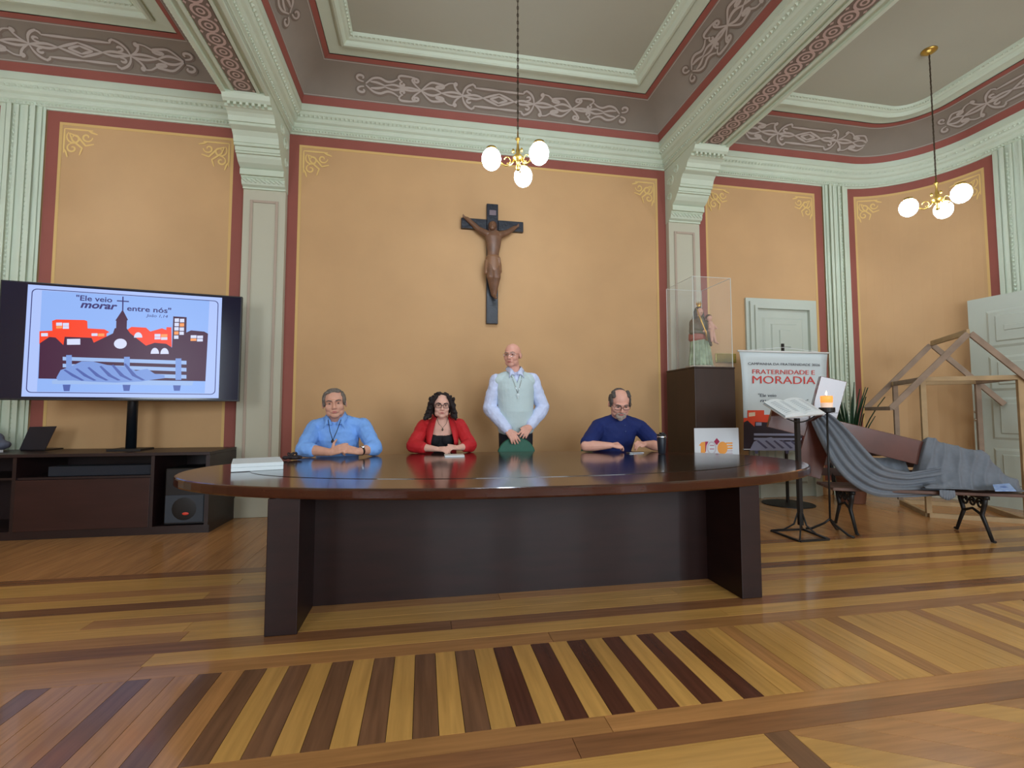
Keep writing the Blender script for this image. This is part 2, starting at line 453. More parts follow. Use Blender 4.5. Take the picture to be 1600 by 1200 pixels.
# bead rows on the cornices (small repeated ornament)
def path_points(bay, e, step):
    pts = bay(e); out = []
    for (x0, y0), (x1, y1) in zip(pts, pts[1:]):
        L = math.hypot(x1-x0, y1-y0); k = max(1, int(L/step))
        for i in range(k):
            t = (i+0.5)/k; y = y0+(y1-y0)*t
            if y > 1.2: out.append((x0+(x1-x0)*t, y, math.atan2(y1-y0, x1-x0)))
    return out
OCT = [(1,0,0),(-1,0,0),(0,1,0),(0,-1,0),(0,0,1),(0,0,-1)]
OCF = [(0,2,4),(2,1,4),(1,3,4),(3,0,4),(2,0,5),(1,2,5),(3,1,5),(0,3,5)]
for bay, c in zip(BAYS, cornices):
    mb = MB()
    for e, z, r, st in ((0.125, 4.615, 0.022, 0.05), (0.05, 4.482, 0.014, 0.035)):
        for x, y, a in path_points(bay, e, st):
            mb.add([(x+p[0]*r, y+p[1]*r, z+p[2]*r) for p in OCT], OCF)
    o = mb.build('bead_row', M_CREAM, c); o['kind'] = 'stuff'
for bay, c in zip(BAYS, mouldings):
    mb = MB()
    for x, y, a in path_points(bay, 0.80, 0.045):
        mb.add([(x+p[0]*0.015, y+p[1]*0.015, 5.138+p[2]*0.015) for p in OCT], OCF)
    o = mb.build('bead_row', M_CREAM, c); o['kind'] = 'stuff'

# beams with panelled soffit and painted guilloche
for (x0, x1) in BEAM:
    bm_ = trim(MB().box((x0, YF, 4.43), (x1, YW, 5.2)).build('beam', M_CREAM))
    for a, b in ((x0, x0+0.035), (x0+0.085, x0+0.115), (x1-0.035, x1), (x1-0.115, x1-0.085)):
        MB().box((a, YF, 4.40 if a in (x0, x1-0.035) else 4.415), (b, YW-0.1, 4.44)).build('soffit_fillet', M_CREAM, bm_)
    xm = (x0+x1)/2
    MB().box((xm-0.1, YF, 4.424), (xm+0.1, YW-0.1, 4.431)).build('soffit_band', M_STEND, bm_)
    mb = MB(); R_ = 0.066; y = 1.4
    while y < YW-0.7:
        for rr, wd in ((R_, 0.022), (0.026, 0.016)):
            pts = [V((xm+rr*math.cos(t), y+rr*math.sin(t), 4.424)) for t in [2*math.pi*i/14 for i in range(15)]]
            k = len(pts); A = []; B = []
            for i, p in enumerate(pts):
                d = (p-V((xm, y, 4.424))).normalized(); A.append(p+d*wd/2-V((0, 0, 0.003))); B.append(p-d*wd/2-V((0, 0, 0.003)))
            mb.grid([A, B])
        for sx in (-1, 1):
            mb.add([(xm+sx*0.085+dx, y+0.075+dy, 4.421) for dx, dy in ((-.014, 0), (0, -.02), (.014, 0), (0, .02))], [(0, 1, 2, 3)])
        y += 0.15
    mb.build('guilloche', M_PINK, bm_, fix=False)['kind'] = 'stuff'
    # ogee run where beam meets cornice
    for sx, xx in ((-1, x0), (1, x1)):
        MB().tube([(xx, YF, 4.45), (xx, YW, 4.45)], 0.014, 6).build('edge_roll', M_CREAM, bm_)

# scrollwork painted along the coves
def motif_half(long=True):
    """strokes for s >= 0 in cove widths, t in -0.5..0.5; returned for both signs of t"""
    S = []
    S.append([(0.0, 0.30), (0.55, 0.30)]); S.append([(0.55, 0.30), (0.55, 0.40), (0.62, 0.40)])
    S.append([(0.62, 0.42)] + [(0.55+0.27*math.cos(a), 0.42*math.sin(a)) for a in [math.pi/2*(1-i/8) for i in range(0, 9)]])
    S.append([(0.0, 0.20), (0.36, 0.0)]); S.append([(0.0, 0.11), (0.2, 0.0)])
    S.append([(0.36, 0.0), (0.5, 0.07), (0.62, 0.06), (0.82, 0.0)])
    S.append(spiral((0.66, 0.17), 0.09, 0.03, -math.pi*0.6, math.pi*1.0, 10))
    S.append([(0.82, 0.0), (0.95, 0.14), (1.02, 0.30), (1.0, 0.38)] + spiral((1.0, 0.33), 0.06, 0.02, math.pi/2, math.pi*2.1, 10))
    S.append([(0.82, 0.02), (1.0, 0.08), (1.16, 0.05), (1.28, 0.0)])
    S.append([(1.02, 0.36), (1.14, 0.36), (1.2, 0.24)] + [(1.33+0.13*math.cos(a), 0.25-0.13*math.sin(a)) for a in [math.pi*(i/6) for i in range(7)]][1:] + [(1.5, 0.32), (1.6, 0.20), (1.72, 0.02)])
    S.append([(1.28, 0.0), (1.44, 0.12), (1.58, 0.11), (1.72, 0.0)])
    if long:
        S.append([(1.72, 0.0), (1.86, 0.16), (1.92, 0.28)] + spiral((1.84, 0.29), 0.09, 0.025, 0, math.pi*2.4, 16))
        S.append([(1.86, 0.38), (2.0, 0.40), (2.2, 0.40), (2.22, 0.28), (2.12, 0.20)])
        S.append(spiral((2.12, 0.13), 0.08, 0.02, math.pi/2, -math.pi*1.5, 14))
        S.append([(1.72, 0.0), (1.95, 0.05), (2.15, 0.02), (2.3, 0.10), (2.5, 0.02)])
        S.append([(2.22, 0.28), (2.32, 0.18), (2.45, 0.14), (2.6, 0.26), (2.75, 0.22), (2.9, 0.02)])
        S.append(spiral((2.98, 0.20), 0.13, 0.03, -math.pi*0.6, math.pi*1.3, 16))
        S.append([(2.5, 0.02), (2.66, 0.10), (2.8, 0.10)])
    else:
        S.append(spiral((1.80, 0.20), 0.13, 0.03, -math.pi*0.6, math.pi*1.3, 16))
    return S
def dens(pl):
    out = []
    for a, b in zip(pl, pl[1:]):
        k = max(1, int(math.hypot(b[0]-a[0], b[1]-a[1])/0.045))
        for j in range(k): out.append((a[0]+(b[0]-a[0])*j/k, a[1]+(b[1]-a[1])*j/k))
    return out+[pl[-1]]
def smooth2(pl):
    q = pl
    for _ in range(2):
        q = [q[0]] + [tuple((q[i-1][k]+2*q[i][k]+q[i+1][k])/4 for k in (0, 1)) for i in range(1, len(q)-1)] + [q[-1]]
    return q
def cove_orn(place, long, parent, unit=0.54):
    """place(s_metres, e) -> (x, y), inward normal (nx, ny)"""
    for m, wd, lift, dt in ((M_STEND, 0.060, 0.005, 0.022), (M_STEN, 0.024, 0.0085, 0.0)):
        mb = MB()
        for ist, st in enumerate(motif_half(long)):
            pl = smooth2(dens(st))
            for sg in (1, -1):
                for tg in (1, -1):
                    P = []; Nn = []
                    for s, t in pl:
                        tt = min(0.98, max(0.02, 0.535+(t*tg-dt)*0.66))
                        e, z = cove(tt); e2, z2 = cove(min(1, tt+0.02)); de, dz = e2-e, z2-z
                        L = math.hypot(de, dz) or 1
                        (x, y), (nx, ny) = place(sg*s*unit, e)
                        P.append(V((x, y, z))); Nn.append(V((nx*dz/L, ny*dz/L, -de/L)))
                    ribbon(mb, P, wd, lambda i: Nn[i], lift+(ist % 6)*0.0004+(0.0002 if tg > 0 else 0))
        mb.build('scroll_stencil', m, parent, fix=False)
cove_orn(lambda s, e: ((XC+0.06+s, YW-e), (0, -1)), True, coves[0])
cove_orn(lambda s, e: ((BEAM[0][1]+e, 3.1+s), (1, 0)), True, coves[0])
cove_orn(lambda s, e: ((BEAM[1][0]-e, 3.1+s), (-1, 0)), True, coves[0])
def corner_place(fn):
    def f(s, e):
        a = fn(2.42+s, e); b = fn(2.42+s, e+0.01); L = math.hypot(b[0]-a[0], b[1]-a[1]); return a, ((b[0]-a[0])/L, (b[1]-a[1])/L)
    return f
cove_orn(lambda s, e: ((5.20+s, YW-e), (0, -1)), False, coves[1], 0.57)
cove_orn(corner_place(arcr_fn), False, coves[1], 0.57)
cove_orn(lambda s, e: ((BEAM[1][1]+e, 3.6+s), (1, 0)), False, coves[1])
cove_orn(lambda s, e: ((2*XC-5.20+s, YW-e), (0, -1)), False, coves[2], 0.57)
cove_orn(corner_place(arcl_fn), False, coves[2], 0.57)

# pilasters with corbels under the beams
CORB = [(0.08, 3.70), (0.10, 3.70), (0.10, 3.72), (0.135, 3.735), (0.15, 3.765), (0.15, 3.80), (0.165, 3.81), (0.165, 3.82), (0.20, 3.82), (0.20, 3.885), (0.185, 3.89), (0.21, 3.90), (0.26, 3.925), (0.30, 3.965), (0.315, 3.99), (0.34, 3.99), (0.34, 4.01), (0.355, 4.01), (0.36, 4.05), (0.39, 4.05), (0.39, 4.08), (0.40, 4.08), (0.42, 4.14), (0.46, 4.18), (0.52, 4.195), (0.53, 4.20), (0.53, 4.225), (0.55, 4.225), (0.57, 4.27), (0.60, 4.295), (0.64, 4.31), (0.66, 4.31), (0.66, 4.34), (0.70, 4.34), (0.73, 4.36), (0.75, 4.40), (0.75, 4.435)]
for (x0, x1) in BEAM:
    pil = trim(MB().box((x0, YW-0.08, 0), (x1, YW, 3.75)).build('pilaster', M_CREAM2))
    yb = YW-0.08
    for a, b, c, d in ((x0+0.075, x0+0.105, 0.35, 3.58), (x1-0.105, x1-0.075, 0.35, 3.58), (x0+0.105, x1-0.105, 3.55, 3.58), (x0+0.105, x1-0.105, 0.35, 0.38)):
        MB().box((a, yb-0.012, c), (b, yb, d)).build('panel_moulding', M_MOULD, pil, bev=0.004)
    MB().box((x0-0.02, yb-0.03, 0), (x1+0.02, YW, 0.22)).build('pilaster_base', M_CREAM2, pil, bev=0.006)
    cb = MB(); n = len(CORB)
    poly = [(YW-p, z) for p, z in CORB] + [(YW, 4.435), (YW, 3.70)]
    vs = [(xx, y, z) for xx in (x0-0.004, x1+0.004) for y, z in poly]; k = len(poly)
    cb.add(vs, [tuple(range(k)), tuple(range(2*k-1, k-1, -1))] + [(i, (i+1) % k, k+(i+1) % k, k+i) for i in range(k)])
    corb = cb.build('corbel', M_CREAM, pil)
    for i in range(7):
        x = x0+0.05+(x1-x0-0.1)*i/6
        MB().bar((x, YW-0.66, 4.325), (x, YW-0.705, 4.325), 0.028, 0.026).build('dentil', M_CREAM, corb)
    for sx, xx in ((-1, x0), (1, x1)):     # carved scroll on the corbel side
        mb = MB()
        for c, r in (((YW-0.16, 4.22), 0.085), ((YW-0.30, 4.31), 0.065), ((YW-0.12, 4.02), 0.06)):
            pl = spiral(c, r, 0.012, 0, math.pi*3.2, 22)
            mb.tube([(xx+sx*0.004, a, b) for a, b in pl], 0.011, 5)
        mb.build('carved_scroll', M_CREAM, corb)
    for i in range(9):
        x = x0+0.03+(x1-x0-0.06)*i/8
        MB().cap((x-0.018, YW-0.155, 3.79), (x+0.018, YW-0.148, 3.765), 0.014, 0.014, 6).build('rope_twist', M_CREAM, corb)

# beaded moulded pilaster strips where the flat wall turns into the rounded corner, and on the side walls
def moulded_strip(fn, s0, s1, parentwall):
    st = trim(strip_path(fn, s0, s1, 6, 0, PT+0.02, 0.03, 'moulded_pilaster', M_CREAM, None))
    w = s1-s0
    for f, wd, o in ((0.10, 0.03, 0.045), (0.24, 0.045, 0.065), (0.40, 0.03, 0.05), (0.60, 0.03, 0.05), (0.76, 0.045, 0.065), (0.90, 0.03, 0.045)):
        c = s0+w*f
        strip_path(fn, c-wd/2, c+wd/2, 2, 0, PT+0.01, o, 'vertical_moulding', M_CREAM, st)
    mb = MB()
    for f in (0.32, 0.68):
        z = 0.3
        while z < PT-0.05:
            x, y = fn(s0+w*f, 0.038); r = 0.018
            mb.add([(x+p[0]*r, y+p[1]*r, z+p[2]*r*1.3) for p in OCT], OCF); z += 0.05
    mb.build('bead_row', M_CREAM, st)['kind'] = 'stuff'
def seam_r(s, o):
    if s < 0: return (6.0+s, YW-o)
    return arcr_fn(s, o)
def seam_l(s, o):
    x, y = seam_r(s, o); return (2*XC-x, y)
moulded_strip(seam_r, -0.34, 0.08, wall_right)
moulded_strip(arcr_fn, 1.80, 2.30, wall_right)
moulded_strip(seam_l, -0.34, 0.08, wall_left)
moulded_strip(arcl_fn, 1.80, 2.30, wall_left)

# baseboards
def bb(fn, s0, s1, n, name):
    o = strip_path(fn, s0, s1, n, 0.0, 0.18, 0.025, name, M_CREAM2, None); struct(o)
bb(back_fn, -4.4, BEAM[0][0]-0.02, 1, 'baseboard_back')
bb(back_fn, BEAM[0][1]+0.02, BEAM[1][0]-0.02, 1, 'baseboard_centre')
bb(back_fn, BEAM[1][1]+0.02, 4.36, 1, 'baseboard_bay')
bb(arcr_fn, 0.08, 1.80, 16, 'baseboard_right')
bb(arcl_fn, 0.08, 1.80, 16, 'baseboard_left')

# doors
def raised(mb, O, ux, nx, s0, s1, z0, z1, d):
    """bevelled raised rectangle on a plane: O origin, ux along, nx outward"""
    b = min(0.03, (s1-s0)/4, (z1-z0)/4); O, ux, nx = V(O), V(ux), V(nx)
    q = lambda s, z, k: O+ux*s+V((0, 0, z))+nx*k
    a = [q(s0, z0, 0), q(s1, z0, 0), q(s1, z1, 0), q(s0, z1, 0)]
    c = [q(s0+b, z0+b, d), q(s1-b, z0+b, d), q(s1-b, z1-b, d), q(s0+b, z1-b, d)]
    mb.add(a+c, [(0, 1, 5, 4), (1, 2, 6, 5), (2, 3, 7, 6), (3, 0, 4, 7), (4, 5, 6, 7), (3, 2, 1, 0)])
dx0, dx1, dzt = 4.36, 5.48, 2.74
door1 = struct(MB().box((dx0+0.14, YW-0.03, 0), (dx1-0.14, YW, dzt-0.14)).build('door_1', M_DOOR))
fr = MB()
for a, b, d in ((0, 0.05, 0.03), (0.05, 0.11, 0.055), (0.11, 0.15, 0.075)):
    fr.box((dx0+a, YW-d, 0), (dx0+b, YW-0.001, dzt-b-0.0005)); fr.box((dx1-b, YW-d, 0), (dx1-a, YW-0.001, dzt-b-0.0005)); fr.box((dx0+a, YW-d, dzt-b), (dx1-a, YW-0.001, dzt-a-0.0005))
fr.build('door_frame', M_DOOR, door1)
W_ = dx1-dx0-0.28
for z0, z1 in ((1.85, 2.50), (0.95, 1.72), (0.15, 0.82)):
    for k, d in ((0.10, 0.022), (0.20, 0.04), (0.31, 0.055)):
        kk = k*0.75
        mb = MB(); raised(mb, (dx0+0.14, YW-0.03, 0), (1, 0, 0), (0, -1, 0), k, W_-k, z0+kk-0.05, z1-kk+0.05, d)
        mb.build('door_panel', M_DOOR, door1)
# open door leaf folded back against the right hand wall
D0, D1 = V((6.93, 4.95, 0)), V((7.015, 3.75, 0))
du = (D1-D0).normalized(); dn = V((-abs(du.y), -du.x, 0)); dn = dn if dn.x < 0 else -dn
LW = (D1-D0).length
mb = MB(); mb.add([D0, D1, D1-dn*0.045, D0-dn*0.045] + [p+V((0, 0, 2.6)) for p in (D0, D1, D1-dn*0.045, D0-dn*0.045)],
                  [(3,2,1,0),(4,5,6,7),(0,1,5,4),(1,2,6,5),(2,3,7,6),(3,0,4,7)])
door2 = struct(mb.build('door_2', M_DOOR))
for z0, z1 in ((1.95, 2.42), (1.42, 1.85), (0.82, 1.34), (0.2, 0.72)):
    for k, d in ((0.19, 0.016), (0.27, 0.03)):
        mb = MB(); raised(mb, D0, du, dn, k, LW-k, z0+(k-0.19)*0.7, z1-(k-0.19)*0.7, d); mb.build('door_panel', M_DOOR, door2)
mb = MB(); raised(mb, D0, du, dn, 0.36, LW-0.36, 2.13, 2.24, 0.04); mb.build('door_panel', M_DOOR, door2)
for z in (1.06, 1.16):
    c = D0+du*0.045
    mb = MB(); raised(mb, c-du*0.022, du, dn, 0, 0.045, z-0.035, z+0.035, 0.008); pl = mb.build('lock_plate', M_CHROME, door2)
    MB().ell(c+V((0, 0, z))+dn*0.03, (0.02, 0.02, 0.02)).build('knob', M_CHROME, pl, smooth=True)

# ------------------------------------------------------------------ floor of planks
LT = [mat('floor_light_%d' % i, c, 0.24, noise=0.14, nscale=5, stretch=st, coat=0.25, randv=0.10, bump=0.02, bscale=20) for i, (c, st) in enumerate((((208, 158, 86), (.5, 8, 8)), ((208, 158, 86), (8, .5, 8))))]
MT = [mat('floor_amber_%d' % i, (180, 128, 76), 0.25, noise=0.18, nscale=5, stretch=st, coat=0.25, randv=0.12, bump=0.02, bscale=20) for i, st in enumerate(((.5, 8, 8), (8, .5, 8)))]
DK = [mat('floor_brown_%d' % i, ((142, 96, 60), (122, 86, 60))[i], 0.25, noise=0.2, nscale=5, stretch=st, coat=0.25, randv=0.15, bump=0.02, bscale=20) for i, st in enumerate(((.5, 8, 8), (8, .5, 8)))]
RD = [mat('floor_redwood_%d' % i, (94, 56, 40), 0.25, noise=0.2, nscale=5, stretch=st, coat=0.25, randv=0.12, bump=0.02, bscale=20) for i, st in enumerate(((.5, 8, 8), (8, .5, 8)))]
M_SUB = mat('floor_far', (160, 104, 52), 0.25, noise=0.25, nscale=4, stretch=(.4, 9, 1), coat=0.25)
M_SEAM = mat('floor_seam', (64, 38, 20), 0.6)
fl = MB(); fl.box((XL-0.2, YF-0.2, -0.2), (XR+0.2, YW+0.2, -0.012)); floor = struct(fl.build('floor', M_SEAM))
far = MB(); far.box((XL-0.2, YF-0.2, -0.011), (XR+0.2, 1.2, 0)); far.build('floor_field', M_SUB, floor)
planks = []     # (polygon, material)
def rect(x0, x1, y0, y1): return [(x0, y0), (x1, y0), (x1, y1), (x0, y1)]
G = 0.0012
rnd = random.Random(3)
def rowsX(y0, y1, x0, x1, widths, mats, lo=1.8, hi=3.4):
    y = y0; i = 0
    while y < y1-0.01:
        wv = widths[i % len(widths)]; ye = min(y+wv, y1); x = x0; first = True
        m = mats[i % len(mats)]
        while x < x1-0.02:
            L = rnd.uniform(lo, hi)*(rnd.uniform(.3, 1) if first else 1); first = False
            xe = x1 if x+L > x1-0.6 else x+L
            planks.append((rect(x+G, xe-G, y+G, ye-G), m if rnd.random() < 0.85 else rnd.choice([LT[0], MT[0]]))); x = xe
        y = ye; i += 1
# lengthwise band under the table, from the stripes to the border by the wall
rowsX(2.40, 3.92, -5.5, 7.1, [0.117], [MT[0], LT[0], DK[0], LT[0], LT[0], MT[0], LT[0], DK[0], LT[0], MT[0], LT[0], LT[0], DK[0]])
# crosswise border by the wall
x = -5.5
while x < 7.1:
    wv = 0.16; planks.append((rect(x+G, x+wv-G, 3.92+G, 5.85), MT[1])); x += wv
# crosswise stripes in front of the table
x = -3.6; i = 0
while x < 6.6:
    wv = 0.094
    if x < -1.15: m = rnd.choice([DK[1], MT[1], DK[1]])
    elif x < -0.7: m = (DK[1], MT[1])[i % 2]
    elif x < 1.45: m = (RD[1], LT[1])[i % 2] if x > 0.2 else (DK[1], LT[1])[i % 2]
    else: m = rnd.choice([LT[1], MT[1], LT[1]])
    if not (3.56 < x < 3.78): planks.append((rect(x+G, x+wv-G, 1.80+G, 2.40-G), m))
    x += wv; i += 1
planks.append((rect(3.56+0.1, 3.87, 1.80+G, 2.40-G), DK[1]))
rowsX(1.705, 1.80, -3.6, 6.6, [0.095], [MT[0]])
rowsX(1.60, 1.705, -3.6, 6.6, [0.105], [DK[0]])
# panelled fields nearer the camera
rowsX(1.20, 1.60, -2.5, 1.22, [0.13], [LT[0], MT[0], LT[0]])
planks.append((rect(1.22+G, 1.32-G, 1.20, 1.60-G), DK[1]))
def clip(poly, x0, x1, y0, y1):
    for ax, lim, sg in ((0, x0, 1), (0, x1, -1), (1, y0, 1), (1, y1, -1)):
        out = []
        for i in range(len(poly)):
            a, b = poly[i], poly[(i+1) % len(poly)]
            ia, ib = sg*(a[ax]-lim) >= 0, sg*(b[ax]-lim) >= 0
            if ia: out.append(a)
            if ia != ib:
                t = (lim-a[ax])/(b[ax]-a[ax]); out.append((a[0]+(b[0]-a[0])*t, a[1]+(b[1]-a[1])*t))
        poly = out
        if len(poly) < 3: return None
    return poly
an = math.radians(-28); ca, sa = math.cos(an), math.sin(an)
for k in range(-4, 14):
    o = k*0.11
    base = [(-0.5, o+G), (3.5, o+G), (3.5, o+0.11-G), (-0.5, o+0.11-G)]
    p = clip([(1.32+a*ca-b*sa, 1.2+a*sa+b*ca) for a, b in base], 1.32+G, 3.6, 1.2, 1.6-G)
    if p: planks.append((p, rnd.choice([LT[0], LT[0], MT[0]])))
rest = MB(); cnt = 0
def vis(poly):
    cx = sum(p[0] for p in poly)/len(poly); cy = sum(p[1] for p in poly)/len(poly)
    d = V((cx, cy, -CH)); z = d.dot(FW)
    if z < 0.3: return -1
    u = abs(d.dot(RT)/z*F)
    return -u if u > 1250 else 5000/z**2
planks.sort(key=lambda q: -vis(q[0]))
nplank = 0
for poly, m in planks:
    if nplank < 300 and vis(poly) > 0:
        c = (sum(p[0] for p in poly)/len(poly), sum(p[1] for p in poly)/len(poly))
        o = MB().prism([(a-c[0], b-c[1]) for a, b in poly], -0.011, rnd.uniform(-0.0006, 0.0)).build('plank', m, None, fix=False)
        o.location = (c[0], c[1], 0); o.parent = floor; nplank += 1
    else:
        rest.prism(poly, -0.011, 0.0); cnt += 1
if cnt: rest.build('planks_remaining', M_SUB, floor, fix=False)['kind'] = 'stuff'

# ================================================================== OBJECTS
# ---- chandeliers
def chandelier(x, y, label, rot):
    c = empty('chandelier', (x, y, 3.30), label, 'chandelier', 'three-globe chandeliers')
    zc = 3.46
    MB().lathe([(0.0, 0), (0.02, 0.0), (0.055, 0.02), (0.075, 0.035), (0.075, 0.045)], (x, y, 5.125), 20).build('ceiling_canopy', M_BRASS, c, smooth=True)
    MB().tube([(x, y, 3.72), (x, y, 5.13)], 0.0035, 6).build('cord', M_CHAIN, c)
    ch = MB(); z = 3.73; k = 0
    while z < 5.12:
        pts = [(x+(0.008*math.cos(t) if k % 2 else 0), y+(0 if k % 2 else 0.008*math.cos(t)), z+0.022*math.sin(t)) for t in [2*math.pi*i/8 for i in range(8)]]
        ch.tube(pts, 0.0028, 4, closed=True); z += 0.036; k += 1
    ch.build('chain', M_CHAIN, c)
    MB().lathe([(0.005, -0.11), (0.018, -0.10), (0.024, -0.07), (0.012, -0.045), (0.03, -0.02), (0.05, 0.0), (0.052, 0.02), (0.03, 0.045), (0.014, 0.06), (0.02, 0.085), (0.012, 0.11), (0.008, 0.18), (0.022, 0.19), (0.022, 0.2), (0.008, 0.21), (0.006, 0.27)], (x, y, zc), 16).build('stem', M_BRASS, c, smooth=True)
    for i in range(3):
        t = rot+2*math.pi*i/3; dx, dy = math.cos(t), math.sin(t); R_ = 0.25
        arm = MB().tube([(x+dx*r, y+dy*r, zc+h) for r, h in ((0.03, 0.0), (0.07, -0.055), (0.12, -0.075), (0.17, -0.05), (0.21, 0.0), (0.235, 0.05), (R_, 0.07))], 0.008, 8).build('arm', M_BRASS, c, smooth=True)
        MB().tube([(x+dx*(0.10+0.03*math.cos(a)), y+dy*(0.10+0.03*math.cos(a)), zc-0.02+0.03*math.sin(a)) for a in [i_*0.6 for i_ in range(9)]], 0.005, 6).build('scroll', M_BRASS, arm, smooth=True)
        MB().lathe([(0.012, 0), (0.045, -0.005), (0.05, -0.02), (0.046, -0.03)], (x+dx*R_, y+dy*R_, zc+0.075), 16).build('globe_fitter', M_BRASS, arm, smooth=True)
        MB().ell((x+dx*R_, y+dy*R_, zc-0.035), (0.086, 0.086, 0.098), 24, 16).build('globe', M_GLOBE, c, smooth=True)
        MB().ell((x+dx*0.045, y+dy*0.045, zc+0.075), (0.014, 0.014, 0.022), 8, 6).build('finial', M_BRASS, c, smooth=True)
    return c
ROT = math.radians(67)
chandelier(0.82, 4.15, 'lit three-globe brass chandelier hanging above the four people at the table', ROT)
chandelier(5.48, 4.15, 'lit three-globe brass chandelier hanging in front of the rounded corner', math.radians(26))
chandelier(-3.9, 4.15, 'lit three-globe brass chandelier hanging over the television cabinet', ROT)

# ---- crucifix
def onW(x, y): return onY(x, y, YW)
cr = empty('crucifix', (0.815, YW-0.03, 2.25), 'dark wooden crucifix with a carved brown figure on the ochre wall', 'crucifix')
M_CRX = mat('blackened_wood', (30, 34, 44), 0.4, noise=0.2, nscale=10, bump=0.5, bscale=35)
M_COR = mat('carved_wood', (112, 78, 56), 0.45, noise=0.2, nscale=12)
X0 = 0.82
MB().box((X0-0.072, YW-0.055, 2.25), (X0+0.072, YW-0.002, 3.77)).build('upright', M_CRX, cr, bev=0.006)
MB().box((0.43, YW-0.058, 3.435), (X0-0.0725, YW-0.003, 3.565)).build('crossbar', M_CRX, cr, bev=0.006)
MB().box((X0+0.0725, YW-0.058, 3.435), (1.215, YW-0.003, 3.565)).build('crossbar', M_CRX, cr, bev=0.006)
MB().box((X0-0.04, YW-0.066, 3.62), (X0+0.045, YW-0.055, 3.685)).build('title_plate', mat('title_plate', (120, 104, 110), 0.6), cr, bev=0.002)
g = MB(); yb = YW-0.12
P3 = lambda x, z, d=0.0: V((x, yb+d, z))
g.cap(P3(0.50, 3.545, 0.045), P3(0.64, 3.42, 0.03), 0.026, 0.034); g.cap(P3(0.64, 3.42, 0.03), P3(0.755, 3.35), 0.034, 0.046)
g.cap(P3(1.10, 3.475, 0.045), P3(1.0, 3.40, 0.03), 0.026, 0.034); g.cap(P3(1.0, 3.40, 0.03), P3(0.895, 3.35), 0.034, 0.046)
for hx, hz in ((0.485, 3.555), (1.115, 3.485)):
    g.ell(P3(hx, hz, 0.05), (0.024, 0.014, 0.02))
    for q in range(4): g.cap(P3(hx, hz, 0.045), P3(hx+(-0.04 if hx < .8 else 0.04)*math.cos(q*.35-.5), hz+0.04*math.sin(q*.35-.2)+0.012, 0.04), 0.007, 0.006, 6)
g.loft([(P3(0.815, 3.02), 0.078, 0.058), (P3(0.82, 3.12), 0.072, 0.054), (P3(0.825, 3.22), 0.088, 0.062), (P3(0.825, 3.32), 0.105, 0.062), (P3(0.825, 3.38), 0.08, 0.05)])
g.cap(P3(0.82, 3.38), P3(0.80, 3.43, -0.02), 0.03, 0.03)
g.ell(P3(0.805, 3.445, -0.03), (0.046, 0.052, 0.06)); g.ell(P3(0.80, 3.41, -0.06), (0.03, 0.03, 0.03)); g.cap(P3(0.797, 3.45, -0.078), P3(0.795, 3.43, -0.09), 0.006, 0.009, 6)
g.cap(P3(0.79, 3.0), P3(0.785, 2.80, -0.06), 0.066, 0.052); g.cap(P3(0.785, 2.80, -0.06), P3(0.825, 2.60, 0.02), 0.05, 0.028)
g.cap(P3(0.85, 3.0), P3(0.855, 2.80, -0.05), 0.066, 0.052); g.cap(P3(0.855, 2.80, -0.05), P3(0.835, 2.60, 0.0), 0.05, 0.028)
g.cap(P3(0.825, 2.60, 0.02), P3(0.84, 2.55, -0.045), 0.02, 0.016); g.cap(P3(0.835, 2.60, 0.0), P3(0.85, 2.545, -0.055), 0.02, 0.016)
corpus = blob(g, 'corpus', M_COR, cr, 0.005, 2)
g = MB(); g.loft([(P3(0.82, 2.88, -0.01), 0.108, 0.08), (P3(0.82, 2.97), 0.105, 0.08), (P3(0.82, 3.06), 0.09, 0.07)])
for q in range(5): g.cap(P3(0.74+0.01*q, 2.92+0.03*q, -0.055), P3(0.90, 2.96+0.02*q, -0.06), 0.008, 0.008, 6)
g.cap(P3(0.735, 3.0, -0.02), P3(0.735, 2.86, -0.03), 0.025, 0.03)
blob(g, 'loincloth', mat('carved_wood_pale', (132, 94, 66), 0.45), corpus, 0.006, 2)
g = MB(); g.ell(P3(0.812, 3.465, -0.012), (0.054, 0.05, 0.05)); g.cap(P3(0.775, 3.44, -0.02), P3(0.77, 3.37, -0.01), 0.018, 0.014); g.cap(P3(0.85, 3.44, -0.01), P3(0.855, 3.38, 0), 0.018, 0.014)
blob(g, 'carved_hair', mat('carved_wood_dark', (84, 50, 34), 0.5), corpus, 0.006, 1)

# ---- conference table
TC, TA, TB, TN, TZ = (0.72, 3.60), 2.30, 1.12, 2.15, 0.765
def sup(a, b, n=96, k=TN):
    out = []
    for i in range(n):
        t = 2*math.pi*i/n; c, s = math.cos(t), math.sin(t)
        out.append((TC[0]+a*math.copysign(abs(c)**(2/k), c), TC[1]+b*math.copysign(abs(s)**(2/k), s)))
    return out
tb = empty('conference_table', (TC[0], TC[1], 0), 'large oval dark mahogany conference table with black inset top on slab legs', 'table')
MB().prism(sup(TA, TB), 0.705, TZ).build('tabletop', M_TOPWOOD, tb, bev=0.012)
MB().prism(sup(TA-0.42, TB-0.36), TZ+0.0002, TZ+0.0022).build('inset', M_INSET, tb)
for x0, x1 in ((-0.80, -0.64), (1.955, 2.095)):
    MB().box((x0, 2.72, 0.0), (x1, 4.18, 0.705)).build('leg', M_DARKWOOD, tb, bev=0.004)
MB().box((-0.64, 3.09, 0.0), (1.955, 3.13, 0.705)).build('modesty_panel', M_DARKWOOD, tb)
MB().box((-0.64, 4.02, 0.0), (1.955, 4.06, 0.705)).build('modesty_panel', M_DARKWOOD, tb)

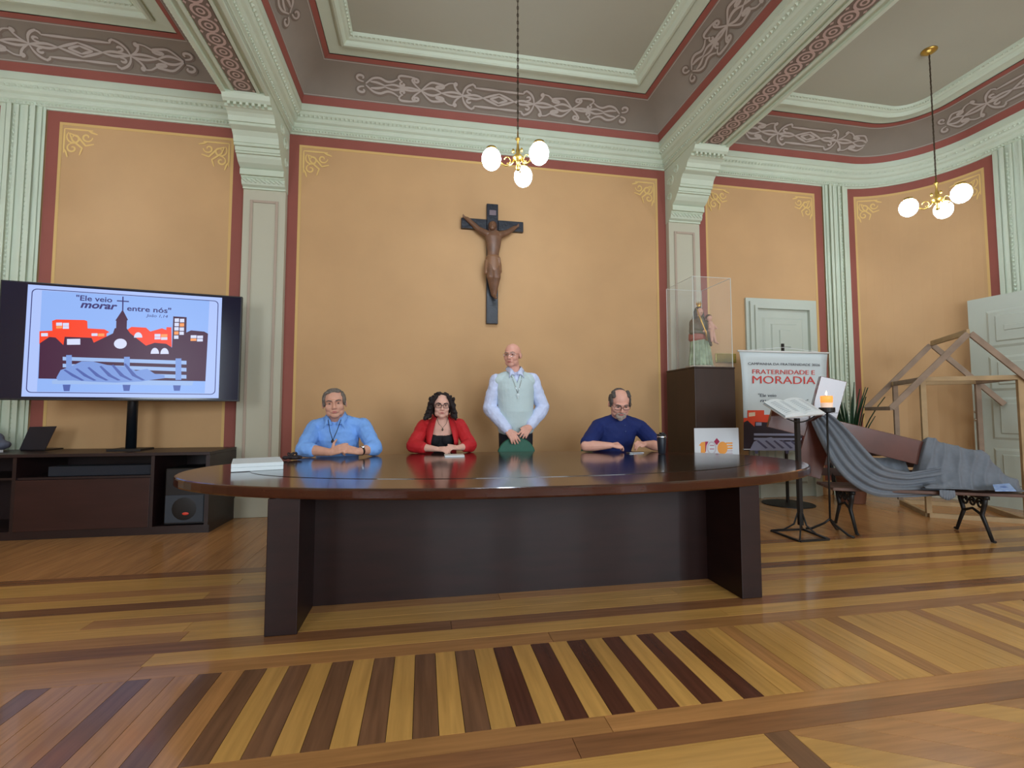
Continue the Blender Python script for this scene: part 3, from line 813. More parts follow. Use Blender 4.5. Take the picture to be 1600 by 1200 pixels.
# things on the table
ZT = TZ+0.0025
bk = empty('flat_box', (-1.18, 3.78, ZT), 'flat white cardboard box lying on the end of the oval table', 'box')
M_BOXW = mat('white_box_card', (226, 236, 240), 0.6)
q = [onZ(371, 739, ZT), onZ(447, 734, ZT)]
P0 = V((-1.235, 3.42, ZT)); ux = V((0.30, 0.10, 0)).normalized(); uy = V((-ux.y, ux.x, 0))
for z0, z1, nm in ((0.0, 0.026, 'tray'), (0.0265, 0.052, 'lid')):
    a = [P0, P0+ux*0.31, P0+ux*0.31+uy*0.42, P0+uy*0.42]
    MB().prism([(p.x, p.y) for p in a], ZT+z0, ZT+z1).build(nm, M_BOXW, bk, bev=0.003)
mb = MB(); rr = random.Random(5)
for i in range(7):
    c = V((-1.06+rr.uniform(-.05, .05), 4.21+rr.uniform(-.03, .03), ZT+0.019)); mb.ell(c, (rr.uniform(.02, .035), rr.uniform(.02, .03), 0.016))
for i in range(4):
    a = rr.uniform(0, 6.28); mb.tube([(-1.06+0.035*math.cos(a+t), 4.21+0.03*math.sin(a+t), ZT+0.012+0.045*math.sin(t*1.0)) for t in (0, .5, 1, 1.6, 2.2, 2.9)], 0.006, 6)
tag(blob(mb, 'key_pouch', mat('black_pouch', (34, 24, 28), 0.6), None, 0.004, 1), 'small crumpled black pouch on the table beside the blue-shirted man', 'pouch')
pp = onZ(710, 713, ZT); pb = empty('notepad', (pp.x, pp.y, ZT), 'small white notepad lying in front of the woman in red', 'notepad')
MB().box((pp.x-0.085, pp.y-0.04, ZT), (pp.x+0.085, pp.y+0.10, ZT+0.010)).build('pages', M_WHITE, pb)
MB().box((pp.x-0.086, pp.y-0.041, ZT+0.0102), (pp.x+0.086, pp.y+0.101, ZT+0.013)).build('cover', mat('notepad_cover', (206, 200, 190), 0.6), pb)
ph = V((1.99, 4.30, ZT)); pho = empty('smartphone', ph, 'thin dark smartphone lying flat under the hands of the man in navy', 'phone')
MB().box((ph.x-0.075, ph.y-0.04, ZT), (ph.x+0.075, ph.y+0.04, ZT+0.008)).build('case', M_CHROME, pho, bev=0.003)
MB().box((ph.x-0.071, ph.y-0.036, ZT+0.0082), (ph.x+0.071, ph.y+0.036, ZT+0.0092)).build('screen', M_BLACK, pho)
tm = onZ(1034, 709, ZT); tu = empty('travel_tumbler', (tm.x, tm.y, ZT), 'black travel tumbler with a steel rim standing beside the man in navy', 'tumbler')
MB().lathe([(0.031, 0.0), (0.033, 0.004), (0.043, 0.148), (0.043, 0.15)], (tm.x, tm.y, ZT), 24).build('cup', mat('tumbler_black', (30, 36, 46), 0.35), tu, smooth=True)
MB().lathe([(0.0445, 0.15), (0.046, 0.153), (0.046, 0.163), (0.0445, 0.166)], (tm.x, tm.y, ZT), 24).build('steel_rim', M_CHROME, tu, smooth=True)
lid = MB().lathe([(0.044, 0.166), (0.045, 0.178), (0.036, 0.184), (0.034, 0.186)], (tm.x, tm.y, ZT), 24).build('lid', M_BLACK, tu, smooth=True)
MB().box((tm.x-0.012, tm.y-0.02, ZT+0.186), (tm.x+0.022, tm.y+0.02, ZT+0.199)).build('flip_tab', M_BLACK, lid, bev=0.003)

# ---- television cabinet and television
cb = empty('media_cabinet', (-3.1, 5.45, 0), 'long low espresso media cabinet under the television', 'cabinet')
cx0, cx1, cy0, cy1, cz = -4.55, -2.03, 5.10, 5.76, 0.775
MB().box((cx0, cy0-0.01, cz-0.03), (cx1, cy1, cz)).build('top_board', M_ESPR, cb, bev=0.003)
MB().box((cx0, cy0+0.03, 0.0), (cx1-0.0, cy1, 0.075)).build('plinth_board', M_ESPR, cb)
MB().box((cx1-0.035, cy0, 0.0755), (cx1, cy1, cz-0.0305)).build('side_panel', M_ESPR, cb)
MB().box((cx0, cy1-0.015, 0.0755), (cx1-0.0355, cy1, cz-0.0305)).build('back_panel', M_ESPR, cb)
for x in (-4.50, -3.66, -2.54): MB().box((x, cy0+0.005, 0.0755), (x+0.03, cy1-0.0155, cz-0.0305)).build('divider', M_ESPR, cb)
MB().box((-3.6295, cy0+0.02, 0.54), (-2.5405, cy1-0.016, 0.56)).build('shelf', M_ESPR, cb)
dr = MB().box((-3.6295, cy0+0.0, 0.08), (-2.5405, cy0+0.02, 0.538)).build('drop_door', mat('reddish_laminate', (52, 28, 26), 0.35, noise=0.2, nscale=2, stretch=(1, 1, 6)), cb, bev=0.002)
MB().box((-4.4695, cy0+0.03, 0.54), (-3.6605, cy1-0.016, 0.56)).build('shelf', M_ESPR, cb)
sb = empty('soundbar', (-3.0, 5.25, 0.5605), 'long black soundbar on the cabinet shelf', 'soundbar')
MB().box((-3.42, 5.16, 0.5605), (-2.56, 5.30, 0.655)).build('housing', mat('charcoal_grille', (34, 38, 46), 0.6), sb, bev=0.01)
MB().box((-3.41, 5.154, 0.568), (-2.57, 5.1595, 0.648)).build('grille', mat('charcoal_mesh', (40, 44, 54), 0.8, bump=0.6, bscale=400), sb)
sp = empty('loudspeaker', (-2.25, 5.3, 0.0755), 'black two-way loudspeaker with a red badge inside the cabinet', 'speaker')
MB().prism([(-2.44, 5.15), (-2.075, 5.15), (-2.11, 5.5), (-2.40, 5.5)], 0.0758, 0.62).build('housing', M_BLACK, sp, bev=0.015)
gl = MB().box((-2.425, 5.14, 0.10), (-2.09, 5.1495, 0.36)).build('grille', mat('speaker_grey', (52, 60, 70), 0.5), sp, bev=0.004)
MB().ell((-2.2575, 5.145, 0.23), (0.12, 0.012, 0.12), 24, 10).build('woofer', M_BLACKM, sp, smooth=True)
MB().ell((-2.2575, 5.145, 0.47), (0.11, 0.012, 0.05), 20, 8).build('horn', M_BLACKM, sp, smooth=True)
MB().ell((-2.24, 5.131, 0.185), (0.03, 0.006, 0.014), 16, 8).build('badge', mat('red_badge', (230, 70, 50), 0.4), sp, smooth=True)

lp = empty('laptop', (-3.72, 5.45, cz), 'open black laptop seen from behind on the media cabinet', 'laptop')
L0 = onZ(30, 704, cz+0.003); L1 = onZ(70, 704, cz+0.003); L0.z = L1.z = cz+0.012
MB().add([L0, L1, onY(88, 666, L1.y+0.03), onY(46, 667, L0.y+0.03)] + [p+V((0, 0.008, 0)) for p in (L0, L1, onY(88, 666, L1.y+0.03), onY(46, 667, L0.y+0.03))],
         [(0, 1, 2, 3), (7, 6, 5, 4), (0, 4, 5, 1), (1, 5, 6, 2), (2, 6, 7, 3), (3, 7, 4, 0)]).build('screen_lid', mat('laptop_lid', (30, 29, 40), 0.45), lp)
MB().add([L0+V((0, .012, -.011)), L1+V((0, .012, -.011)), L1+V((0, .25, -.011)), L0+V((0, .25, -.011)), L0+V((0, .012, 0)), L1+V((0, .012, 0)), L1+V((0, .25, 0)), L0+V((0, .25, 0))],
         [(3,2,1,0),(4,5,6,7),(0,1,5,4),(1,2,6,5),(2,3,7,6),(3,0,4,7)]).build('keyboard_base', M_BLACK, lp)
tag(MB().box((L0.x-0.45, 5.24, cz+0.0005), (L0.x-0.02, min(L0.y+0.06, 5.40), cz+0.022)).build('paper_stack', M_WHITE, None), 'white papers stacked on the cabinet beside the laptop', 'papers')
mb = MB()
for c, r in (((-4.27, 5.55, cz+0.11), (0.20, 0.12, 0.11)), ((-4.35, 5.57, cz+0.17), (0.16, 0.1, 0.10)), ((-4.15, 5.55, cz+0.06), (0.14, 0.1, 0.06))): mb.ell(c, r)
tag(blob(mb, 'bag', mat('grey_bag', (92, 96, 112), 0.8), None, 0.01, 3, 0.02), 'slumped grey fabric bag on the cabinet behind the papers', 'bag')
a = onZ(76, 700, cz); b = onZ(108, 700, cz)
mo = empty('charger', (b.x, b.y, cz), 'small black charger with a coiled cord beside the laptop', 'charger')
MB().box((b.x-0.04, b.y-0.03, cz), (b.x+0.04, b.y+0.03, cz+0.025)).build('plug', M_BLACK, mo, bev=0.005)
MB().tube([(a.x+(b.x-a.x)*t, a.y+0.05*math.sin(t*9), cz+0.006+0.012*abs(math.sin(t*7))) for t in [i/20 for i in range(19)]], 0.005, 6).build('cord', M_BLACK, mo, smooth=True)

tvc = V((-2.84, 5.20, 1.815)); ta = math.atan2(0.30, 1.92); TVW, TVH = 1.945, 1.095
TM = Matrix.Translation(tvc) @ Matrix.Rotation(ta, 4, 'Z') @ Matrix.Rotation(math.radians(90), 4, 'X')   # local x right, y up, z towards the room
tv = empty('television', (-2.9, 5.42, cz), 'large flat television showing a bench and town slide on a black post', 'television')
def tbox(x0, x1, y0, y1, z0, z1, name, m, parent=tv, bev=0):
    mb = MB().box((x0, y0, z0), (x1, y1, z1)); mb.v = [tuple(TM @ V(p)) for p in mb.v]; return mb.build(name, m, parent, bev=bev)
tbox(-TVW/2, TVW/2, -TVH/2, TVH/2, -0.05, 0.0, 'housing', M_BLACK, bev=0.004)
M_SCROFF = mat('screen_glass', (14, 20, 46), 0.14)
scr = tbox(-TVW/2+0.012, TVW/2-0.012, -TVH/2+0.016, TVH/2-0.012, 0.0005, 0.003, 'screen', M_SCROFF)
MB().tube([(-2.90, 5.45, cz+0.02), (-2.90, 5.45, 2.0)], 0.045, 20).build('post', mat('post_black', (18, 24, 30), 0.35), tv, smooth=True)
MB().box((-3.05, 5.33, cz), (-2.75, 5.57, cz+0.02)).build('base_plate', M_BLACKM, tv)
MB().box((-2.99, 5.26, 1.7), (-2.81, 5.42, 1.9)).build('bracket', M_BLACKM, tv)
# slide: positions taken from the photograph's slide, homography from its four corners
def homog(src, dst):
    A = []; B = []
    for (x, y), (u, v) in zip(src, dst):
        A.append([x, y, 1, 0, 0, 0, -u*x, -u*y]); B.append(u); A.append([0, 0, 0, x, y, 1, -v*x, -v*y]); B.append(v)
    h = np.linalg.solve(np.array(A, float), np.array(B, float))
    return lambda x, y: ((h[0]*x+h[1]*y+h[2])/(h[6]*x+h[7]*y+1), (h[3]*x+h[4]*y+h[5])/(h[6]*x+h[7]*y+1))
SX0, SX1, SY0, SY1 = -0.775, 0.79, -0.515, 0.52
hs = homog([(100, 40), (1450, 160), (1430, 865), (45, 850)], [(SX0, SY1), (SX1, SY1), (SX1, SY0), (SX0, SY0)])
EM = 0.80
def em(name, rgb, k=1.0):
    m = mat('screen_'+name, rgb, 0.3, emit=EM*k, spec=0.3)
    m.node_tree.nodes['Principled BSDF'].inputs['Base Color'].default_value = (0.01, 0.01, 0.015, 1)   # a panel that only glows
    return m
S_BG = em('pale_blue', (178, 200, 255), 1.0); S_SKY = em('sky', (148, 184, 250)); S_LINE = em('navy', (60, 60, 140), .6); S_RED = em('orange_red', (255, 66, 20)); S_PUR = em('plum', (78, 20, 62), .7)
S_TXT = em('indigo', (72, 60, 140), .6); S_WIN = em('window', (220, 226, 255)); S_WARM = em('warm_window', (255, 160, 90)); S_GR = em('grey_blue', (124, 156, 224)); S_GR2 = em('grey_blue_dark', (86, 108, 190), .8); S_GR3 = em('grey_blue_light', (160, 190, 240))
def tpoly(pts, layer, m, name, parent=scr):
    mb = MB().prism([hs(*p) for p in pts], 0.003+layer*0.0006, 0.0034+layer*0.0006, TM)
    return mb.build(name, m, parent)
mb = MB().prism([(SX0, SY0), (SX1, SY0), (SX1, SY1), (SX0, SY1)], 0.003, 0.0034, TM); slide = mb.build('slide', S_BG, scr)
def rrect(x0, x1, y0, y1, r, n=5):
    out = []
    for cx, cy, a in ((x1-r, y1-r, 0), (x0+r, y1-r, 90), (x0+r, y0+r, 180), (x1-r, y0+r, 270)):
        out += [(cx+r*math.cos(math.radians(a+90*i/n)), cy+r*math.sin(math.radians(a+90*i/n))) for i in range(n+1)]
    return out
mb = MB(); a = rrect(SX0+0.03, SX1-0.03, SY0+0.035, SY1-0.035, 0.04); b = rrect(SX0+0.037, SX1-0.037, SY0+0.042, SY1-0.042, 0.035)
mb.grid([[TM @ V((x, y, 0.0042)) for x, y in a], [TM @ V((x, y, 0.0042)) for x, y in b]], closed=True); mb.build('slide_border', S_LINE, slide, fix=False)
tpoly([(200, 85), (1365, 180), (1335, 830), (158, 815)], 1, S_SKY, 'sky_field', slide)
tpoly([(180, 378), (272, 375), (270, 305), (300, 295), (500, 302), (520, 310), (522, 362), (640, 370), (675, 390), (655, 400), (655, 430), (560, 470), (350, 480), (178, 470)], 2, S_RED, 'red_houses', slide)
tpoly([(800, 375), (830, 355), (930, 362), (960, 390), (1040, 368), (1070, 380), (1072, 360), (1105, 362), (1108, 500), (900, 500)], 2, S_RED, 'red_houses', slide)
tpoly([(170, 720), (182, 465), (250, 420), (295, 425), (350, 480), (360, 420), (550, 430), (565, 465), (700, 400), (712, 365), (722, 362), (724, 312), (718, 308), (768, 232), (805, 305), (798, 310), (796, 365), (820, 400), (930, 490), (990, 470), (1070, 478), (1110, 505), (1118, 285), (1210, 292), (1208, 400), (1240, 385), (1330, 395), (1356, 410), (1340, 745)], 3, S_PUR, 'plum_town', slide)
for x0, y0, x1, y1, m in ((300, 318, 342, 340, S_WIN), (347, 321, 390, 342, S_WIN), (300, 342, 342, 360, S_WARM), (347, 344, 390, 363, S_WIN), (192, 392, 240, 415, S_WIN), (550, 398, 592, 417, S_WIN), (596, 400, 640, 420, S_WARM), (990, 408, 1030, 427, S_WIN), (1034, 410, 1078, 430, S_WARM), (990, 430, 1030, 446, S_WIN), (1034, 432, 1078, 450, S_WIN), (376, 436, 470, 478, S_WIN),
                          (1128, 300, 1158, 325, S_WIN), (1164, 303, 1194, 328, S_WIN), (1127, 331, 1157, 355, S_WIN), (1163, 334, 1193, 358, S_WARM), (1126, 361, 1156, 385, S_WIN), (1162, 364, 1192, 388, S_WIN), (1125, 391, 1155, 414, S_WARM), (1161, 394, 1191, 416, S_WIN), (1124, 420, 1154, 444, S_WIN), (1238, 420, 1278, 440, S_WIN), (1282, 423, 1322, 442, S_WIN), (1237, 443, 1277, 460, S_WARM), (1281, 446, 1321, 464, S_WIN)):
    tpoly([(x0, y0), (x1, y0), (x1, y1), (x0, y1)], 4, m, 'lit_window', slide)
tpoly([(752+45*math.cos(t), 474+36*math.sin(t)) for t in [2*math.pi*i/18 for i in range(18)]], 4, S_WIN, 'round_window', slide)
for cx, cy, rx, ry in ((876, 432, 29, 38), (992, 548, 29, 42), (1059, 550, 29, 42)):
    tpoly([(cx+rx*math.cos(t), cy-ry*math.sin(t)) for t in [math.pi*i/10 for i in range(11)]], 4, S_WIN, 'arched_window', slide)
tpoly([(766, 140), (775, 140), (773, 240), (764, 240)], 4, S_TXT, 'steeple_cross', slide); tpoly([(728, 165), (812, 172), (812, 180), (728, 173)], 4, S_TXT, 'steeple_cross', slide)
# generic bench with a folded blanket
for y0, s in ((568, 0), (618, 0), (668, 1)):
    tpoly([(345 if not s else 760, y0-4+s*18), (1210, y0+32), (1210, y0+58), (345 if not s else 760, y0+22+s*20)], 4, S_GR3, 'drawn_slat', slide)
for x in (390, 798, 1155): tpoly([(x-20, 552+(x-390)*.04), (x+20, 552+(x-390)*.04), (x+20, 735), (x-20, 735)], 5, S_GR, 'drawn_post', slide)
tpoly([(268, 735), (330, 720), (1260, 745), (1250, 775), (270, 760)], 5, S_GR3, 'drawn_seat', slide)
for x in (372, 795, 1145): tpoly([(x-28, 765), (x+28, 765), (x+20, 812), (x-20, 812)], 4, S_GR2, 'drawn_foot', slide)
tpoly([(300, 715), (330, 660), (400, 635), (480, 598), (560, 600), (660, 625), (800, 640), (860, 668), (940, 655), (990, 690), (1060, 700), (1060, 722), (960, 735), (900, 745), (720, 752), (560, 745), (420, 735), (310, 735)], 6, S_GR, 'drawn_blanket', slide)
for k in range(6):
    x = 350+k*85
    tpoly([(x, 660-8*k), (x+14, 655-8*k), (x+90, 700), (x+150, 735), (x+130, 738), (x+60, 705)], 7, S_GR2, 'drawn_fold', slide)
def ttext(s, px, py, size, **kw):
    x, y = hs(px, py); x2, y2 = hs(px+100, py+8.5)
    M = TM @ Matrix.Translation((x, y, 0.0075)) @ Matrix.Rotation(0.0, 4, 'Z')
    return text(s, size, S_TXT, M, slide, **kw)
ttext('"Ele veio', 440, 160, 0.072, bold=0.001, xs=1.12)
ttext('morar', 470, 212, 0.094, bold=0.0028, shear=0.25, xs=1.15)
ttext('entre nós"', 797, 240, 0.072, bold=0.0012, xs=1.2)
ttext('João 1,14', 935, 285, 0.040, shear=0.2, xs=1.15)

# ---- plinth, glass case, statue
px0, px1, py0, py1, pz = 3.09, 3.61, 5.05, 5.70, 1.69
pl = empty('plinth', (3.35, 5.38, 0), 'tall dark wenge plinth carrying the glass case', 'plinth')
MB().box((px0, py0, 0), (px1, py1, pz-0.02)).build('body', M_PLINTH, pl, bev=0.004)
MB().box((px0-0.004, py0-0.004, pz-0.0195), (px1+0.004, py1+0.004, pz)).build('top_board', M_PLINTH, pl, bev=0.003)
gm = bpy.data.materials.new('clear_acrylic'); gm.use_nodes = True; nt = gm.node_tree
gb = nt.nodes['Principled BSDF']; gb.inputs['Base Color'].default_value = (0.93, 0.95, 0.93, 1); gb.inputs['Roughness'].default_value = 0.03; gb.inputs['Alpha'].default_value = 0.045; gb.inputs['Specular IOR Level'].default_value = 0.6
M_GLASS = gm
ge = mat('acrylic_edge', (214, 220, 214), 0.15); 
gc = empty('display_case', (3.35, 5.38, pz), 'clear acrylic display case around the statue on the plinth', 'case')
gx0, gx1, gy0, gy1, gz0, gz1 = px0+0.01, px1-0.01, py0+0.02, py1-0.02, pz+0.0005, 2.76
for nm, a, b in (('front_pane', (gx0, gy0, gz0), (gx1, gy0+0.005, gz1)), ('back_pane', (gx0, gy1-0.005, gz0), (gx1, gy1, gz1)), ('side_pane', (gx0, gy0+0.0055, gz0), (gx0+0.005, gy1-0.0055, gz1)), ('side_pane', (gx1-0.005, gy0+0.0055, gz0), (gx1, gy1-0.0055, gz1)), ('top_pane', (gx0, gy0, gz1+0.0005), (gx1, gy1, gz1+0.0055))):
    MB().box(a, b).build(nm, M_GLASS, gc)
mb = MB()
for x in (gx0, gx1):
    for y in (gy0, gy1): mb.bar((x, y, gz0), (x, y, gz1), 0.006, 0.006)
mb2 = [((gx0, gy0, gz1), (gx1, gy0, gz1)), ((gx1, gy0, gz1), (gx1, gy1, gz1)), ((gx0, gy0, gz1), (gx0, gy1, gz1)), ((gx0, gy1, gz1), (gx1, gy1, gz1))]
for a, b in mb2: mb.bar(a, b, 0.005, 0.005)
mb.build('polished_edge', ge, gc)
M_GRN = mat('statue_green_gilt', (164, 184, 150), 0.45, rgb2=(104, 120, 92), nscale=9, noise=.1)
M_MANT = mat('statue_mantle', (74, 88, 64), 0.45, rgb2=(104, 78, 54), nscale=7, noise=.1)
M_SKS = mat('statue_skin', (206, 158, 136), 0.5); M_GOLD = mat('gilt', (206, 164, 80), 0.3, metal=0.8)
st = empty('statue', (3.37, 5.38, pz), 'painted statue of a crowned woman holding a child inside the display case', 'statue')
sx, sy = 3.37, 5.38
Q = lambda x, z, d=0.0: V((sx+x, sy+d, pz+z))
MB().prism([(sx+0.185*math.cos(t), sy+0.145*math.sin(t)) for t in [math.pi/8+math.pi/4*i for i in range(8)]], pz+0.001, pz+0.04).build('base', mat('statue_base', (170, 160, 140), 0.6), st, bev=0.005)
g = MB(); g.loft([(Q(0, 0.07), 0.150, 0.105), (Q(0, 0.2), 0.130, 0.095), (Q(-0.005, 0.36), 0.115, 0.09), (Q(-0.01, 0.46), 0.085, 0.07)])
for k in range(9):
    a = math.pi*(0.05+0.9*k/8); g.cap(Q(-0.145*math.cos(a), 0.055, -0.10*math.sin(a)), Q(-0.10*math.cos(a), 0.42, -0.078*math.sin(a)), 0.020, 0.011, 8)
robe = blob(g, 'robe', M_GRN, st, 0.006, 1)
g = MB(); g.loft([(Q(-0.01, 0.36), 0.12, 0.09), (Q(-0.012, 0.46), 0.115, 0.085), (Q(-0.01, 0.56), 0.10, 0.075), (Q(0, 0.63), 0.06, 0.055)])
g.cap(Q(-0.085, 0.58), Q(-0.11, 0.46, -0.03), 0.045, 0.042); g.cap(Q(-0.11, 0.46, -0.03), Q(0.0, 0.45, -0.10), 0.04, 0.026)
g.cap(Q(0.08, 0.58), Q(0.105, 0.46, -0.05), 0.045, 0.04); g.cap(Q(0.03, 0.44, -0.09), Q(0.12, 0.30, -0.05), 0.035, 0.02)
blob(g, 'mantle', M_MANT, st, 0.006, 2, 0.012, 0.05)
g = MB(); g.loft([(Q(-0.012, 0.37), 0.128, 0.098), (Q(-0.012, 0.43), 0.126, 0.096)]); blob(g, 'sash', mat('statue_sash', (150, 72, 50), 0.45), st, 0.006, 2, 0.01, 0.05)
g = MB(); g.ell(Q(0.0, 0.715, -0.015), (0.04, 0.045, 0.055)); g.cap(Q(0, 0.62), Q(0, 0.68), 0.03, 0.028); g.cap(Q(0.0, 0.71, -0.056), Q(0, 0.70, -0.064), 0.005, 0.007, 6); g.ell(Q(0.0, 0.455, -0.115), (0.028, 0.02, 0.018))
blob(g, 'head', M_SKS, st, 0.004, 1)
g = MB(); g.ell(Q(0.0, 0.735, 0.012), (0.052, 0.05, 0.055)); g.cap(Q(-0.045, 0.72, 0.01), Q(-0.06, 0.62, 0.01), 0.022, 0.03); g.cap(Q(0.045, 0.72, 0.01), Q(0.055, 0.63, 0.01), 0.022, 0.03)
blob(g, 'veil', mat('statue_veil', (66, 60, 46), 0.5), st, 0.005, 1)
g = MB(); g.lathe([(0.024, 0.782), (0.026, 0.80), (0.034, 0.822), (0.033, 0.822), (0.025, 0.80), (0.022, 0.782)], (sx, sy-0.005, pz), 14)
for k in range(6): g.cap(Q(0.032*math.cos(k*1.047), 0.822, 0.032*math.sin(k*1.047)), Q(0.02*math.cos(k*1.047), 0.845, 0.02*math.sin(k*1.047)), 0.005, 0.003, 6)
g.build('crown', M_GOLD, st)
MB().tube([Q(-0.10, 0.74, -0.11), Q(-0.05, 0.58, -0.125), Q(0.0, 0.45, -0.135), Q(0.02, 0.34, -0.125)], [0.006, 0.009, 0.008, 0.012], 8).build('sceptre', M_GOLD, st, smooth=True)
g = MB(); g.ell(Q(0.10, 0.63, -0.06), (0.036, 0.036, 0.042)); g.loft([(Q(0.115, 0.46, -0.07), 0.045, 0.04), (Q(0.115, 0.53, -0.065), 0.042, 0.036), (Q(0.11, 0.58, -0.06), 0.03, 0.03)])
g.cap(Q(0.145, 0.55, -0.07), Q(0.17, 0.50, -0.10), 0.016, 0.013, 8); g.cap(Q(0.085, 0.55, -0.09), Q(0.06, 0.50, -0.12), 0.016, 0.013, 8)
g.cap(Q(0.10, 0.46, -0.09), Q(0.09, 0.34, -0.12), 0.024, 0.018, 8); g.cap(Q(0.13, 0.46, -0.08), Q(0.15, 0.33, -0.10), 0.024, 0.018, 8); g.cap(Q(0.15, 0.33, -0.10), Q(0.165, 0.31, -0.13), 0.014, 0.012, 8)
blob(g, 'child', M_SKS, st, 0.005, 1)
g = MB(); g.ell(Q(0.10, 0.645, -0.05), (0.04, 0.038, 0.038)); blob(g, 'child_hair', mat('statue_hair', (92, 66, 44), 0.5), st, 0.005, 1)

a = onY(1118, 552, YW-0.01); b = onY(1150, 567, YW-0.01)
pq = empty('wall_plaque', ((a.x+b.x)/2, YW, a.z), 'small brass plaque fixed on the ochre wall behind the display case', 'plaque')
MB().box((a.x, YW-0.018, b.z), (b.x, YW-0.004, a.z)).build('plate', mat('plaque_brass', (190, 178, 100), 0.25, metal=0.8, rgb2=(150, 150, 80), nscale=20, noise=.1), pq, bev=0.003)
for z in (a.z-0.012, b.z+0.012):
    for x in (a.x+0.012, b.x-0.012): MB().ell((x, YW-0.019, z), (0.004, 0.003, 0.004), 8, 6).build('screw', M_BRASS, pq)

# ---- "100" board leaning on the plinth
bo = empty('anniversary_board', (3.27, 4.93, 0), 'white board with an orange number one hundred propped against the plinth', 'board')
yb = 4.97
a = onY(1084, 669, yb); b = onY(1153, 668, yb)
MB().box((a.x, yb-0.012, 0.02), (b.x, yb, a.z)).build('panel', mat('board_white', (214, 220, 226), 0.5), bo, bev=0.003)
MB().bar((a.x+0.1, yb+0.01, 0.0), (a.x+0.1, yb+0.01, 0.8), 0.02, 0.015).build('strut', M_BLACKM, bo); MB().bar((b.x-0.1, yb+0.01, 0.0), (b.x-0.1, yb+0.01, 0.8), 0.02, 0.015).build('strut', M_BLACKM, bo)
M_OR = mat('print_orange', (238, 160, 72), 0.6); M_MAG = mat('print_magenta', (168, 36, 80), 0.6); M_GRP = mat('print_pale', (196, 188, 196), 0.6)
def bpoly(pts, m, name, layer=1, Y=yb-0.012, parent=bo):
    vs = [onY(x, y, Y-0.0006*layer) for x, y in pts]; n = len(vs)
    MB().add([tuple(p) for p in vs]+[(p.x, Y-0.0006*layer+0.0005, p.z) for p in vs], [tuple(range(n)), tuple(range(2*n-1, n-1, -1))]+[(i, n+i, n+(i+1) % n, (i+1) % n) for i in range(n)]).build(name, m, parent)
bpoly([(1092, 696), (1096, 691), (1102, 690), (1102, 712), (1095, 712), (1095, 697)], M_OR, 'digit')
def ringp(cx, cy, rx, ry, n=20, a0=0, a1=2*math.pi): return [(cx+rx*math.cos(a0+(a1-a0)*i/n), cy+ry*math.sin(a0+(a1-a0)*i/n)) for i in range(n)]
bpoly([(1102, 690), (1107, 690), (1104, 696), (1103, 706), (1102, 706)], M_MAG, 'digit', 2)
bpoly(ringp(1112, 700, 7.5, 10.5), M_GRP, 'digit'); bpoly(ringp(1112, 700, 5.5, 8.0), mat('board_white', (0, 0, 0)), 'digit', 2)
bpoly([(1109, 695.5), (1116, 695.5), (1116, 696.5), (1109, 696.5)], M_MAG, 'print_line', 3); bpoly([(1109, 701), (1116, 701), (1116, 702), (1109, 702)], M_MAG, 'print_line', 3)
bpoly(ringp(1129, 700, 8, 10), M_OR, 'digit', 2)
for k in range(5): bpoly([(1134, 691.5+k*4), (1144, 691+k*4), (1145, 692.3+k*4), (1144, 693.6+k*4), (1134, 693.6+k*4)], M_OR if k < 3 else M_GRP, 'print_stripe', 1)
bpoly([(1120, 684.5), (1124.5, 690), (1120, 695.5), (1115.5, 690)], M_MAG, 'print_star', 4)

# ---- hanging banner on a stand
BY = 5.30
bn = empty('banner_stand', (4.55, BY+0.05, 0), 'white printed banner hanging from a thin black floor stand', 'banner')
M_BAN = mat('banner_vinyl', (202, 212, 212), 0.45)
tl, tr = onY(1155, 552, BY), onY(1293, 548, BY); zt = (tl.z+tr.z)/2
bx0, bx1, bz0 = tl.x, tr.x, 0.70
sheet = MB()
rows = []
for i in range(13):
    z = zt-(zt-bz0)*i/12; dx = 0.035*(1-math.exp(-i*0.6))
    rows.append([(bx0+dx+(bx1-bx0-2*dx)*j/12, BY-0.006*math.sin(j/12*math.pi)*math.sin(i/12*math.pi), z) for j in range(13)])
sheet.grid(rows); sh = sheet.build('vinyl_sheet', M_BAN, bn, smooth=True, fix=False)
md = sh.modifiers.new('thickness', 'SOLIDIFY'); md.thickness = 0.002; md.offset = 1
MB().tube([(bx0-0.02, BY, zt), (bx1+0.02, BY, zt)], 0.012, 10).build('top_rod', mat('rod_white', (226, 226, 222), 0.4), bn, smooth=True)
MB().tube([(bx0+0.02, BY, bz0), (bx1-0.02, BY, bz0)], 0.012, 10).build('bottom_rod', mat('rod_white', (0, 0, 0)), bn, smooth=True)
pole = onY(1223, 537, BY+0.06)
MB().box((pole.x-0.014, BY+0.05, 0.02), (pole.x+0.014, BY+0.075, pole.z)).build('pole', M_BLACKM, bn)
MB().lathe([(0.30, 0), (0.30, 0.008), (0.28, 0.012), (0.03, 0.016)], (pole.x, BY+0.06, 0.0), 32).build('base_disc', M_BLACKM, bn, smooth=False)
for x in (bx0+0.02, bx1-0.02): MB().tube([(x, BY, zt), (pole.x, BY+0.045, pole.z-0.05)], 0.0025, 5).build('hanging_cord', M_WHITE, bn)
def bt(s, px, py, size, m, **kw):
    p = onY(px, py, BY); M = Matrix.Translation((p.x, BY-0.012, p.z)) @ Matrix.Rotation(math.radians(90), 4, 'X')
    return text(s, size, m, M, sh, **kw)
M_TD = mat('print_slate', (70, 74, 84), 0.6); M_TR = mat('print_red', (206, 66, 60), 0.6); M_BRED = mat('print_orange_red', (222, 70, 34), 0.6); M_BPL = mat('print_black_plum', (34, 20, 34), 0.6); M_BGR = mat('print_grey_blue', (140, 144, 170), 0.6); M_BGD = mat('print_grey_dark', (78, 78, 104), 0.6)
